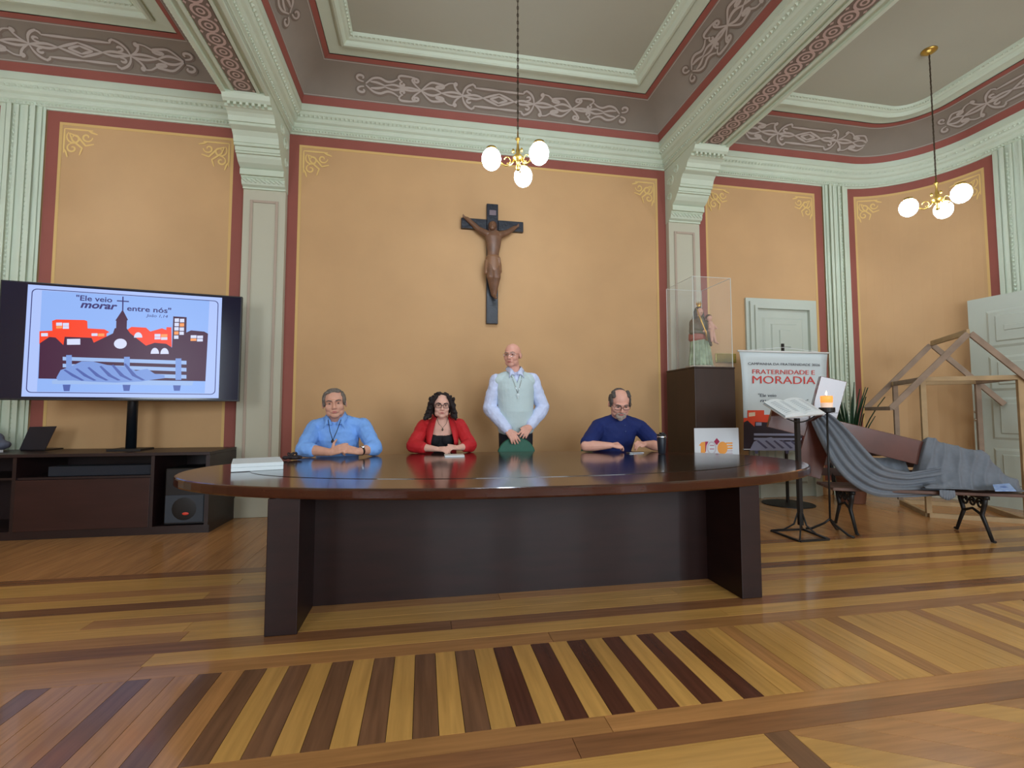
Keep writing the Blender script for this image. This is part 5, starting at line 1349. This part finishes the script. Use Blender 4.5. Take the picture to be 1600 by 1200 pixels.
M_TROU = mat('dark_trousers', (24, 24, 34), 0.8, noise=0.1, nscale=20)

# ---------- man in light blue shirt
def man_blue():
    k = 1.08; Pv = V((-0.79, 4.80, 0.535)); nk = J(526, 652, 4.62)
    hc = J(522.5, 630.5, 4.50)
    shL, shR = J(492, 669, 4.66), J(566, 666, 4.66)
    elL, elR = J(474, 708, 4.44), J(586, 702, 4.47)
    wrL, wrR = J(516, 708.5, 4.30), J(560, 706.5, 4.31)
    for p in (elL, elR): p.z = max(p.z, ZT+0.068)
    wrL.z = ZT+0.050; wrR.z = ZT+0.052
    body = MB(); T, R, later = head(body, hc, k, 0.14, 0.06, -0.10, nk, M_SKIN1, None, (96, 86, 80), 0.060, True, 1.08)
    body.loft(torso_secs(Pv, nk, 0.175, 0.115, 1.1)); legs_seated(body, Pv)
    arm(body, shL, elL, wrL, k=1.05); arm(body, shR, elR, wrR, k=1.05)
    hand(body, wrL, V((0.85, -0.30, 0.30)), V((-0.25, -0.9, 0.35)), V((0, 0, 1)), (0.15, 0.55, 0.45), 1.05, (0.95, 0.30, 0.0))
    hand(body, wrR, V((-0.80, -0.35, 0.22)), V((0.25, -0.7, 0.65)), V((0, 0, 1)), (0.45, 0.8, 0.5), 1.05, (0.3, 0.8, -0.2))
    b = relax(blob(body, 'person', M_SKIN1, None, 0.0045, 1), nk.z-0.03)
    tag(b, 'seated man in a light blue shirt with clasped hands and short grey hair', 'person')
    later(b)
    sh = MB(); sh.loft(torso_secs(Pv, nk+V((0, 0, -0.025)), 0.175, 0.115, 1.1, 0.02))
    sh.cap(shL, nk+V((-0.05, 0.02, -0.04)), 0.074, 0.066); sh.cap(shR, nk+V((0.05, 0.02, -0.04)), 0.074, 0.066)
    arm(sh, shL, elL, wrL, 0.018, 1.08, 0.30); arm(sh, shR, elR, wrR, 0.018, 1.08, 0.30)
    msh = mat('sky_blue_shirt', (126, 176, 246), 0.75, noise=0.05, nscale=14)
    s = blob(sh, 'shirt', msh, b, 0.007, 3, 0.018, 0.07)
    s.data.name = 'shirt'
    for sg in (-1, 1):
        col = MB(); a = [nk+V((sg*0.070, 0.03, 0.055)), nk+V((sg*0.075, -0.035, 0.035)), nk+V((sg*0.050, -0.092, 0.0)), nk+V((sg*0.062, -0.112, -0.058))]
        i_ = [nk+V((sg*0.060, 0.03, 0.02)), nk+V((sg*0.060, -0.030, 0.0)), nk+V((sg*0.016, -0.098, -0.062)), nk+V((sg*0.022, -0.108, -0.070))]
        o_ = [p+V((sg*0.030, -0.010, -0.045)) for p in a]
        col.grid([[p for p in a], [p for p in o_]]); col.grid([[p for p in a], [p for p in i_]])
        o = col.build('collar', msh, s, smooth=True, fix=False); md = o.modifiers.new('t', 'SOLIDIFY'); md.thickness = 0.004
    op = MB(); op.add([nk+V((-0.045, -0.103, -0.005)), nk+V((0.045, -0.103, -0.005)), nk+V((0.0, -0.135, -0.085))], [(0, 1, 2)])
    ln = MB(); ln.tube([nk+V((-0.055, -0.10, -0.02)), nk+V((-0.03, -0.145, -0.12)), nk+V((0.0, -0.165, -0.20))], 0.003, 6); ln.tube([nk+V((0.055, -0.10, -0.02)), nk+V((0.03, -0.145, -0.12)), nk+V((0.0, -0.165, -0.20))], 0.003, 6)
    cord = ln.build('neck_cord', M_BLACK, b, smooth=True)
    MB().ell(nk+V((0.0, -0.17, -0.21)), (0.014, 0.008, 0.016), 10, 8).build('pendant', M_BLACK, cord, smooth=True)
    hr = MB()
    for s_ in (-1, 1):
        hr.ell(T(s_*0.068, 0.02, 0.030), (0.019*k, 0.066*k, 0.052*k), 14, 10, R); hr.cap(T(s_*0.074, -0.02, 0.02), T(s_*0.076, -0.022, -0.015), 0.010*k, 0.006*k, 8)
        hr.cap(T(s_*0.060, -0.030, 0.066), T(s_*0.056, 0.01, 0.085), 0.014*k, 0.018*k, 8)
    hr.ell(T(0, 0.062, 0.02), (0.072*k, 0.058*k, 0.082*k), 16, 10, R); hr.ell(T(0, 0.028, 0.090), (0.066*k, 0.078*k, 0.038*k), 16, 10, R); hr.cap(T(-0.05, -0.040, 0.093), T(0.045, -0.036, 0.100), 0.014*k, 0.012*k, 8)
    blob(hr, 'hair', mat('grey_hair', (128, 118, 108), 0.8, rgb2=(92, 84, 76), nscale=60, noise=.1), b, 0.005, 1, 0.006, 0.015)
    wd = (wrR-elR).normalized(); wc = wrR-wd*0.035
    wt = MB().lathe([(0.036, -0.011), (0.038, -0.008), (0.038, 0.008), (0.036, 0.011)], (0, 0, 0), 20); q = wd.to_track_quat('Z', 'Y').to_matrix(); wt.v = [tuple(wc+q @ V(p)) for p in wt.v]
    w2 = wt.build('wristwatch', M_BLACK, b, smooth=True); dn_ = V((-0.1, -0.8, 0.6)); dn_ = (dn_-wd*dn_.dot(wd)).normalized(); MB().ell(wc+dn_*0.038, (0.015, 0.008, 0.015), 12, 8).build('watch_face', M_CHROME, w2, smooth=True)
    tr = MB(); tr.loft(torso_secs(Pv, nk, 0.175, 0.115, 1.1, 0.012, 0.2)); legs_seated(tr, Pv, 0.014); blob(tr, 'trousers', M_TROU, b, 0.01, 2); shoes(Pv, b, M_BLACK)
    return b, Pv

# ---------- woman in red jacket
def woman_red():
    k = 1.0; Pv = V((0.15, 5.03, 0.53)); nk = J(690.5, 652, 4.86); hc = J(690, 634.5, 4.78)
    shL, shR = J(663, 666, 4.90), J(717, 665, 4.90)
    elL, elR = J(645, 701, 4.70), J(735, 698, 4.71)
    wrL, wrR = J(681, 702, 4.55), J(716, 700, 4.57)
    for p in (elL, elR): p.z = max(p.z, ZT+0.065)
    wrL.z = ZT+0.045; wrR.z = ZT+0.052
    body = MB(); T, R, later = head(body, hc, k, 0.04, 0.02, 0.02, nk, M_SKIN2, None, (50, 36, 32), 0.046, False, 1.0)
    body.loft(torso_secs(Pv, nk+V((0, 0, -0.01)), 0.150, 0.105)); legs_seated(body, Pv, k=0.95)
    for s_ in (-1, 1): body.ell(Pv.lerp(nk, 0.62)+V((s_*0.065, -0.10, 0)), (0.066, 0.055, 0.062))
    arm(body, shL, elL, wrL, k=0.88); arm(body, shR, elR, wrR, k=0.88)
    hand(body, wrL, V((0.80, -0.45, 0.0)), V((-0.1, -0.45, 0.9)), V((0.3, 0.6, 0.3)), (0.35, 0.45, 0.3), 0.92, (0.5, 0.8, -0.1))
    hand(body, wrR, V((-0.75, -0.50, 0.12)), V((0.1, -0.5, 0.85)), V((-0.3, 0.6, 0.3)), (0.5, 0.5, 0.35), 0.92, (0.5, 0.8, -0.1))
    b = relax(blob(body, 'person', M_SKIN2, None, 0.0045, 1), nk.z-0.03)
    tag(b, 'seated woman in a red jacket with dark curly hair and glasses', 'person'); later(b)
    tp = MB(); tp.loft(torso_secs(Pv, nk+V((0, 0, -0.01)), 0.150, 0.105, 1.0, 0.006))
    for s_ in (-1, 1): tp.ell(Pv.lerp(nk, 0.62)+V((s_*0.065, -0.10, 0)), (0.071, 0.060, 0.067))
    t = blob(tp, 'black_top', mat('black_top', (22, 20, 26), 0.85), b, 0.006, 2)
    zcut = Pv.lerp(nk, 0.72).z
    cutfaces(t, lambda p: p.z > zcut-0.02+1.6*(p.x-nk.x)**2)
    jk = MB(); jk.loft(torso_secs(Pv, nk+V((0, 0.01, -0.02)), 0.150, 0.105, 1.0, 0.026))
    for s_ in (-1, 1): jk.ell(Pv.lerp(nk, 0.62)+V((s_*0.07, -0.09, 0)), (0.080, 0.066, 0.085))
    jk.cap(shL, nk+V((-0.03, 0.02, -0.06)), 0.064, 0.058); jk.cap(shR, nk+V((0.03, 0.02, -0.06)), 0.064, 0.058)
    arm(jk, shL, elL, wrL, 0.022, 0.92, 0.42); arm(jk, shR, elR, wrR, 0.022, 0.92, 0.42)
    mj = mat('red_jacket', (190, 24, 32), 0.7, noise=0.06, nscale=12)
    j = blob(jk, 'jacket', mj, b, 0.007, 3, 0.016, 0.08)
    yc = nk.y-0.01
    def vneck(p):
        dz = nk.z-p.z; half = 0.062+0.055*min(1, max(0, dz)/0.24) if dz < 0.30 else max(0.02, 0.117-(dz-0.30)*0.5)
        return p.y < yc+0.02 and abs(p.x-nk.x-0.005) < half and dz < 0.5 or dz < -0.0
    cutfaces(j, vneck); md = j.modifiers.new('t', 'SOLIDIFY'); md.thickness = 0.006
    for sg in (-1, 1):
        lp = MB(); A = []; B = []
        for i in range(9):
            f = i/8; dz = -0.035+0.30*f; half = 0.062+0.055*min(1, max(0, dz)/0.24); y = nk.y+0.035-0.175*min(1, max(0, f*1.15))**0.7-0.012
            wl = 0.035+0.030*math.sin(math.pi*min(1, f*1.1)); A.append(V((nk.x+0.005+sg*(half-0.004), y, nk.z-dz))); B.append(V((nk.x+0.005+sg*(half+wl), y+0.016+0.2*wl, nk.z-dz-0.01)))
        lp.grid([A, B]); o = lp.build('lapel', mj, j, smooth=True, fix=False); m2 = o.modifiers.new('t', 'SOLIDIFY'); m2.thickness = 0.006
    nc = MB(); nc.tube([nk+V((-0.055, -0.065, 0.0)), nk+V((-0.035, -0.108, -0.06)), nk+V((0.002, -0.132, -0.105)), nk+V((0.04, -0.108, -0.06)), nk+V((0.058, -0.065, 0.0))], 0.0022, 6)
    ne = nc.build('necklace', M_CHAIN, b, smooth=True); MB().ell(nk+V((0.002, -0.135, -0.118)), (0.009, 0.005, 0.014), 10, 8).build('pendant', M_CHAIN, ne, smooth=True)
    hr = MB(); rr = random.Random(4)
    hr.ell(T(0, 0.035, 0.055), (0.090*k, 0.088*k, 0.078*k), 16, 10, R); hr.ell(T(0, 0.06, -0.03), (0.095*k, 0.06*k, 0.10*k), 16, 10, R)
    for s_ in (-1, 1):
        hr.cap(T(s_*0.085, 0.0, 0.05), T(s_*0.112, 0.0, -0.09), 0.026*k, 0.036*k); hr.cap(T(s_*0.05, -0.052, 0.098), T(s_*0.084, -0.03, 0.03), 0.018*k, 0.020*k)
        for i in range(46):
            f = rr.random(); a = rr.uniform(-0.05, 0.08); rad = 0.085+0.045*f; hr.ell(T(s_*(rad+rr.uniform(-.012, .016)), a, 0.08-0.215*f), rr.uniform(0.011, 0.019)*k, 8, 6)
    for i in range(40):
        t_ = rr.uniform(0, math.pi); hr.ell(T(0.092*math.cos(t_), rr.uniform(-.03, .09), 0.05+0.082*math.sin(t_)), rr.uniform(0.010, 0.016)*k, 8, 6)
    blob(hr, 'curly_hair', mat('dark_brown_hair', (38, 24, 22), 0.75, rgb2=(22, 14, 14), nscale=60, noise=.1), b, 0.005, 1, 0.01, 0.02)
    glasses(T, k, b, M_BLACK, 0.0026)
    tr = MB(); tr.loft(torso_secs(Pv, nk, 0.150, 0.105, 1, 0.012, 0.2)); legs_seated(tr, Pv, 0.014); blob(tr, 'trousers', M_TROU, b, 0.01, 2); shoes(Pv, b, M_BLACK)
    return b, Pv

# ---------- standing man in knitted vest
def man_standing():
    k = 1.05; Yb = 5.03; nk = J(804, 580, Yb-0.02); hc = J(800.5, 555.5, Yb-0.06)
    belt = J(806, 668, Yb); hipP = belt+V((0, 0.0, -0.05))
    shL, shR = J(777, 595, Yb), J(831, 594, Yb)
    elL, elR = J(765, 637, Yb+0.01), J(848, 637, Yb+0.01)
    wrL, wrR = J(793, 672, 4.845), J(828, 666, 4.86)
    ct = J(807, 683, 4.83)
    body = MB(); T, R, later = head(body, hc, k, -0.52, 0.06, 0.0, nk, M_SKIN3, None, (170, 140, 124), 0.057, True, 1.04, 1.06)
    body.loft(torso_secs(hipP, nk, 0.165, 0.115, 1.1))
    for s_ in (-1, 1):
        hip = hipP+V((s_*0.085, 0, -0.02)); kn = V((hip.x+s_*0.01, hip.y, 0.52)); an = V((hip.x+s_*0.01, hip.y+0.02, 0.09))
        body.cap(hip, kn, 0.085, 0.06); body.cap(kn, an, 0.056, 0.04)
    arm(body, shL, elL, wrL, k=1.0); arm(body, shR, elR, wrR, k=1.0)
    hand(body, wrL, V((0.38, -0.68, -0.55)), V((-0.20, -0.75, 0.7)), V((0.9, -0.2, 0.3)), (0.40, 0.30, 0.10), 1.14, (0.5, 0.8, -0.1), 0.10)
    hand(body, wrR, V((-0.55, -0.68, -0.42)), V((0.1, -0.75, 0.65)), V((-0.6, 0.5, -0.2)), (0.40, 0.30, 0.10), 1.14, (0.4, 0.9, 0.0), 0.12)
    b = relax(blob(body, 'person', M_SKIN3, None, 0.0045, 1), nk.z-0.03)
    tag(b, 'bald man standing in a pale knitted vest and light blue shirt behind a chair', 'person'); later(b)
    ms = mat('pale_blue_shirt', (208, 218, 248), 0.7, noise=0.03, nscale=14)
    sh = MB(); sh.loft(torso_secs(hipP, nk+V((0, 0, -0.02)), 0.165, 0.115, 1.1, 0.012)); sh.cap(shL, nk+V((-0.05, 0.01, -0.05)), 0.070, 0.062); sh.cap(shR, nk+V((0.05, 0.01, -0.05)), 0.070, 0.062)
    arm(sh, shL, elL, wrL, 0.020, 1.05, 0.93, (0.058, 0.052, 0.034)); arm(sh, shR, elR, wrR, 0.020, 1.05, 0.90, (0.058, 0.052, 0.034))
    s = blob(sh, 'shirt', ms, b, 0.007, 3, 0.022, 0.07)
    mv = mat('knit_vest', (196, 214, 216), 0.9, bump=0.3, bscale=120)
    ve = MB(); ve.loft(torso_secs(belt+V((0, 0, -0.035)), nk+V((0, 0.0, -0.03)), 0.165, 0.118, 1.12, 0.036))
    for s_ in (-1, 1): ve.cap(nk+V((s_*0.165, 0.0, -0.105)), nk+V((s_*0.05, 0.0, -0.045)), 0.076, 0.064)
    vst = blob(ve, 'vest', mv, b, 0.007, 3, 0.010, 0.12)
    yc = nk.y
    cutfaces(vst, lambda p: (p.y < yc and nk.z-p.z < 0.135 and abs(p.x-nk.x) < 0.058*(1-(nk.z-p.z)/0.135)) or nk.z-p.z < 0.005)
    md = vst.modifiers.new('t', 'SOLIDIFY'); md.thickness = 0.005
    for sg in (-1, 1):
        col = MB(); a = [nk+V((sg*0.066, 0.03, 0.06)), nk+V((sg*0.070, -0.03, 0.045)), nk+V((sg*0.040, -0.085, 0.012)), nk+V((sg*0.050, -0.115, -0.042))]
        o_ = [p+V((sg*0.030, -0.012, -0.042)) for p in a]; i_ = [nk+V((sg*0.055, 0.03, 0.02)), nk+V((sg*0.055, -0.03, 0.0)), nk+V((sg*0.006, -0.095, -0.035)), nk+V((sg*0.010, -0.11, -0.05))]
        col.grid([a, o_]); col.grid([a, i_]); o = col.build('collar', ms, s, smooth=True, fix=False); m2 = o.modifiers.new('t', 'SOLIDIFY'); m2.thickness = 0.004
    fr_ = lambda f: belt.lerp(nk, f)+V((0, -0.178-0.012*math.sin(f*3), 0))
    cz_ = nk+V((0.0, -0.178, -0.245))
    ln = MB(); 
    for sg in (-1, 1): ln.tube([nk+V((sg*0.062, -0.095, -0.03)), nk+V((sg*0.042, -0.150, -0.11)), nk+V((sg*0.02, -0.168, -0.18)), cz_], 0.0022, 6)
    nc = ln.build('neck_chain', M_CHROME, b, smooth=True); cm = MB(); cm.bar(cz_+V((0, 0, 0.005)), cz_+V((0, 0, -0.055)), 0.008, 0.006); cm.bar(cz_+V((-0.02, -0.001, -0.015)), cz_+V((0.02, -0.001, -0.015)), 0.008, 0.006); cm.build('pectoral_cross', mat('dull_silver', (170, 176, 176), 0.45, metal=0.6), nc)
    glasses(T, k, b, M_CHROME, 0.0014, 0.024, 0.015)
    hr = MB()
    for s_ in (-1, 1): hr.ell(T(s_*0.073, 0.035, 0.0), (0.009*k, 0.045*k, 0.028*k), 12, 8, R)
    hr.ell(T(0, 0.095, -0.005), (0.06*k, 0.02*k, 0.035*k), 12, 8, R); blob(hr, 'cropped_hair', mat('pale_grey_hair', (190, 160, 144), 0.8), b, 0.004, 1)
    tr = MB(); tr.loft([(hipP+V((0, 0, -0.08)), 0.17, 0.115), (hipP, 0.172, 0.125), (belt+V((0, 0, 0.0)), 0.168, 0.130)])
    for s_ in (-1, 1):
        hip = hipP+V((s_*0.085, 0, -0.02)); kn = V((hip.x+s_*0.01, hip.y, 0.52)); an = V((hip.x+s_*0.01, hip.y+0.02, 0.05)); tr.cap(hip, kn, 0.102, 0.082); tr.cap(kn, an, 0.08, 0.066)
    tr.v = [(x, y, max(0.02, z)) for x, y, z in tr.v]
    blob(tr, 'trousers', M_TROU, b, 0.008, 2)
    shoes((hipP.x, hipP.y, 0), b, M_BLACK, 0.0)
    wd = (wrR-elR).normalized(); wc = wrR-wd*0.012; q = wd.to_track_quat('Z', 'Y').to_matrix()
    wt = MB().lathe([(0.041, -0.012), (0.043, -0.008), (0.043, 0.008), (0.041, 0.012)], (0, 0, 0), 20); wt.v = [tuple(wc+q @ V(p)) for p in wt.v]; wt.build('wristwatch', M_CHROME, b, smooth=True)
    chair(ct.x, 4.83, 'green round-backed chair that the standing man rests his hands on', ct.z)
    return b

# ---------- man in navy clerical shirt
def man_navy():
    k = 1.14; Pv = V((1.93, 4.92, 0.535)); nk = J(967, 652, 4.70); hc = J(968.5, 630.5, 4.58)
    shL, shR = J(936, 667, 4.74), J(1000, 669, 4.72)
    elL, elR = J(915, 697, 4.52), J(1027, 697, 4.50)
    wrL, wrR = J(953, 696, 4.42), J(1009, 694, 4.39)
    for p in (elL, elR): p.z = max(p.z, ZT+0.05)
    for p in (wrL, wrR): p.z = max(p.z, ZT+0.06)
    body = MB(); T, R, later = head(body, hc, k, -0.16, 0.46, 0.0, nk, M_SKIN4, None, (104, 92, 86), 0.062, True, 1.14, 1.16)
    body.loft(torso_secs(Pv, nk, 0.195, 0.135, 1.15)); legs_seated(body, Pv)
    arm(body, shL, elL, wrL, k=1.08); arm(body, shR, elR, wrR, k=1.08)
    hand(body, wrL, V((0.90, -0.15, 0.10)), V((-0.05, -0.35, 0.95)), V((0.2, -0.8, 0.0)), (0.55, 0.7, 0.4), 1.02, (0.4, 0.9, -0.3))
    hand(body, wrR, V((-0.85, -0.25, 0.10)), V((0.05, -0.45, 0.9)), V((-0.2, -0.8, 0.0)), (0.60, 0.7, 0.4), 1.02, (0.5, 0.9, -0.1))
    b = relax(blob(body, 'person', M_SKIN4, None, 0.0045, 1), nk.z-0.03)
    tag(b, 'seated man in a navy clerical shirt looking down, with grey beard and glasses', 'person'); later(b)
    mn = mat('navy_shirt', (12, 34, 98), 0.8, noise=0.06, nscale=12)
    sh = MB(); sh.loft(torso_secs(Pv, nk+V((0, 0, -0.015)), 0.195, 0.135, 1.15, 0.020)); sh.cap(shL, nk+V((-0.05, 0.02, -0.04)), 0.086, 0.080); sh.cap(shR, nk+V((0.05, 0.02, -0.04)), 0.086, 0.080)
    for a_, e_ in ((shL, elL), (shR, elR)): sh.cap(a_, a_.lerp(e_, 0.82), 0.084, 0.078)
    s = blob(sh, 'shirt', mn, b, 0.007, 3, 0.014, 0.09)
    cl_ = MB(); pts = [nk+V((0.072*math.sin(t), 0.01-0.078*math.cos(t), 0.012-0.026*math.cos(t))) for t in [2*math.pi*i/20 for i in range(20)]]
    A = [p+V((0, 0, -0.02)) for p in pts]; B = [p+V((0, 0, 0.022)) for p in pts]; cl_.grid([A, B], closed=True)
    o = cl_.build('collar', mn, s, smooth=True, fix=False); m2 = o.modifiers.new('t', 'SOLIDIFY'); m2.thickness = 0.006
    MB().ell(nk+V((-0.010, -0.075, -0.012)), (0.022, 0.008, 0.016), 12, 8).build('white_collar_tab', M_WHITE, s, smooth=True)
    for z in (-0.06, -0.12): MB().ell(nk+V((0.0, -0.135+z*0.25, z-0.02)), (0.006, 0.004, 0.006), 8, 6).build('button', mat('button_blue', (60, 84, 130), 0.5), s, smooth=True)
    hr = MB()
    for s_ in (-1, 1):
        hr.ell(T(s_*0.068, 0.02, 0.030), (0.019*k, 0.062*k, 0.052*k), 14, 10, R); hr.cap(T(s_*0.074, -0.022, 0.02), T(s_*0.076, -0.024, -0.02), 0.009*k, 0.007*k, 8); hr.cap(T(s_*0.058, -0.03, 0.085), T(s_*0.055, 0.02, 0.100), 0.018*k, 0.02*k, 8)
    hr.ell(T(0, 0.066, 0.02), (0.072*k, 0.055*k, 0.08*k), 16, 10, R); hr.ell(T(0, 0.062, 0.085), (0.058*k, 0.05*k, 0.035*k), 16, 10, R)
    blob(hr, 'hair', mat('greying_hair', (98, 90, 84), 0.8, rgb2=(66, 60, 58), nscale=60, noise=.1), b, 0.005, 1, 0.006, 0.015)
    bd = MB(); bd.ell(T(0, -0.066, -0.096), (0.034*k, 0.030*k, 0.030*k), 14, 10, R); bd.ell(T(0, -0.072, -0.112), (0.026*k, 0.022*k, 0.024*k), 14, 10, R)
    for s_ in (-1, 1): bd.cap(T(s_*0.031, -0.076, -0.075), T(s_*0.028, -0.07, -0.10), 0.011*k, 0.013*k, 8); bd.cap(T(0, -0.096, -0.050), T(s_*0.030, -0.083, -0.062), 0.006*k, 0.006*k, 8)
    blob(bd, 'beard', mat('grey_beard', (188, 172, 160), 0.85, rgb2=(150, 136, 126), nscale=60, noise=.1), b, 0.004, 1, 0.005, 0.012)
    glasses(T, k, b, mat('dark_wire', (52, 48, 48), 0.4), 0.0019, 0.026, 0.017)
    tr = MB(); tr.loft(torso_secs(Pv, nk, 0.195, 0.135, 1.1, 0.012, 0.2)); legs_seated(tr, Pv, 0.014); blob(tr, 'trousers', M_TROU, b, 0.01, 2); shoes(Pv, b, M_BLACK)
    return b, Pv

_, P1 = man_blue(); chair(P1.x, P1.y+0.19, 'green round-backed chair under the man in the light blue shirt', 0.88)
_, P2 = woman_red(); chair(P2.x, P2.y+0.19, 'green round-backed chair under the woman in the red jacket', 0.88)
man_standing()
_, P4 = man_navy(); chair(P4.x, P4.y+0.21, 'green round-backed chair under the man in the navy shirt', 0.88)
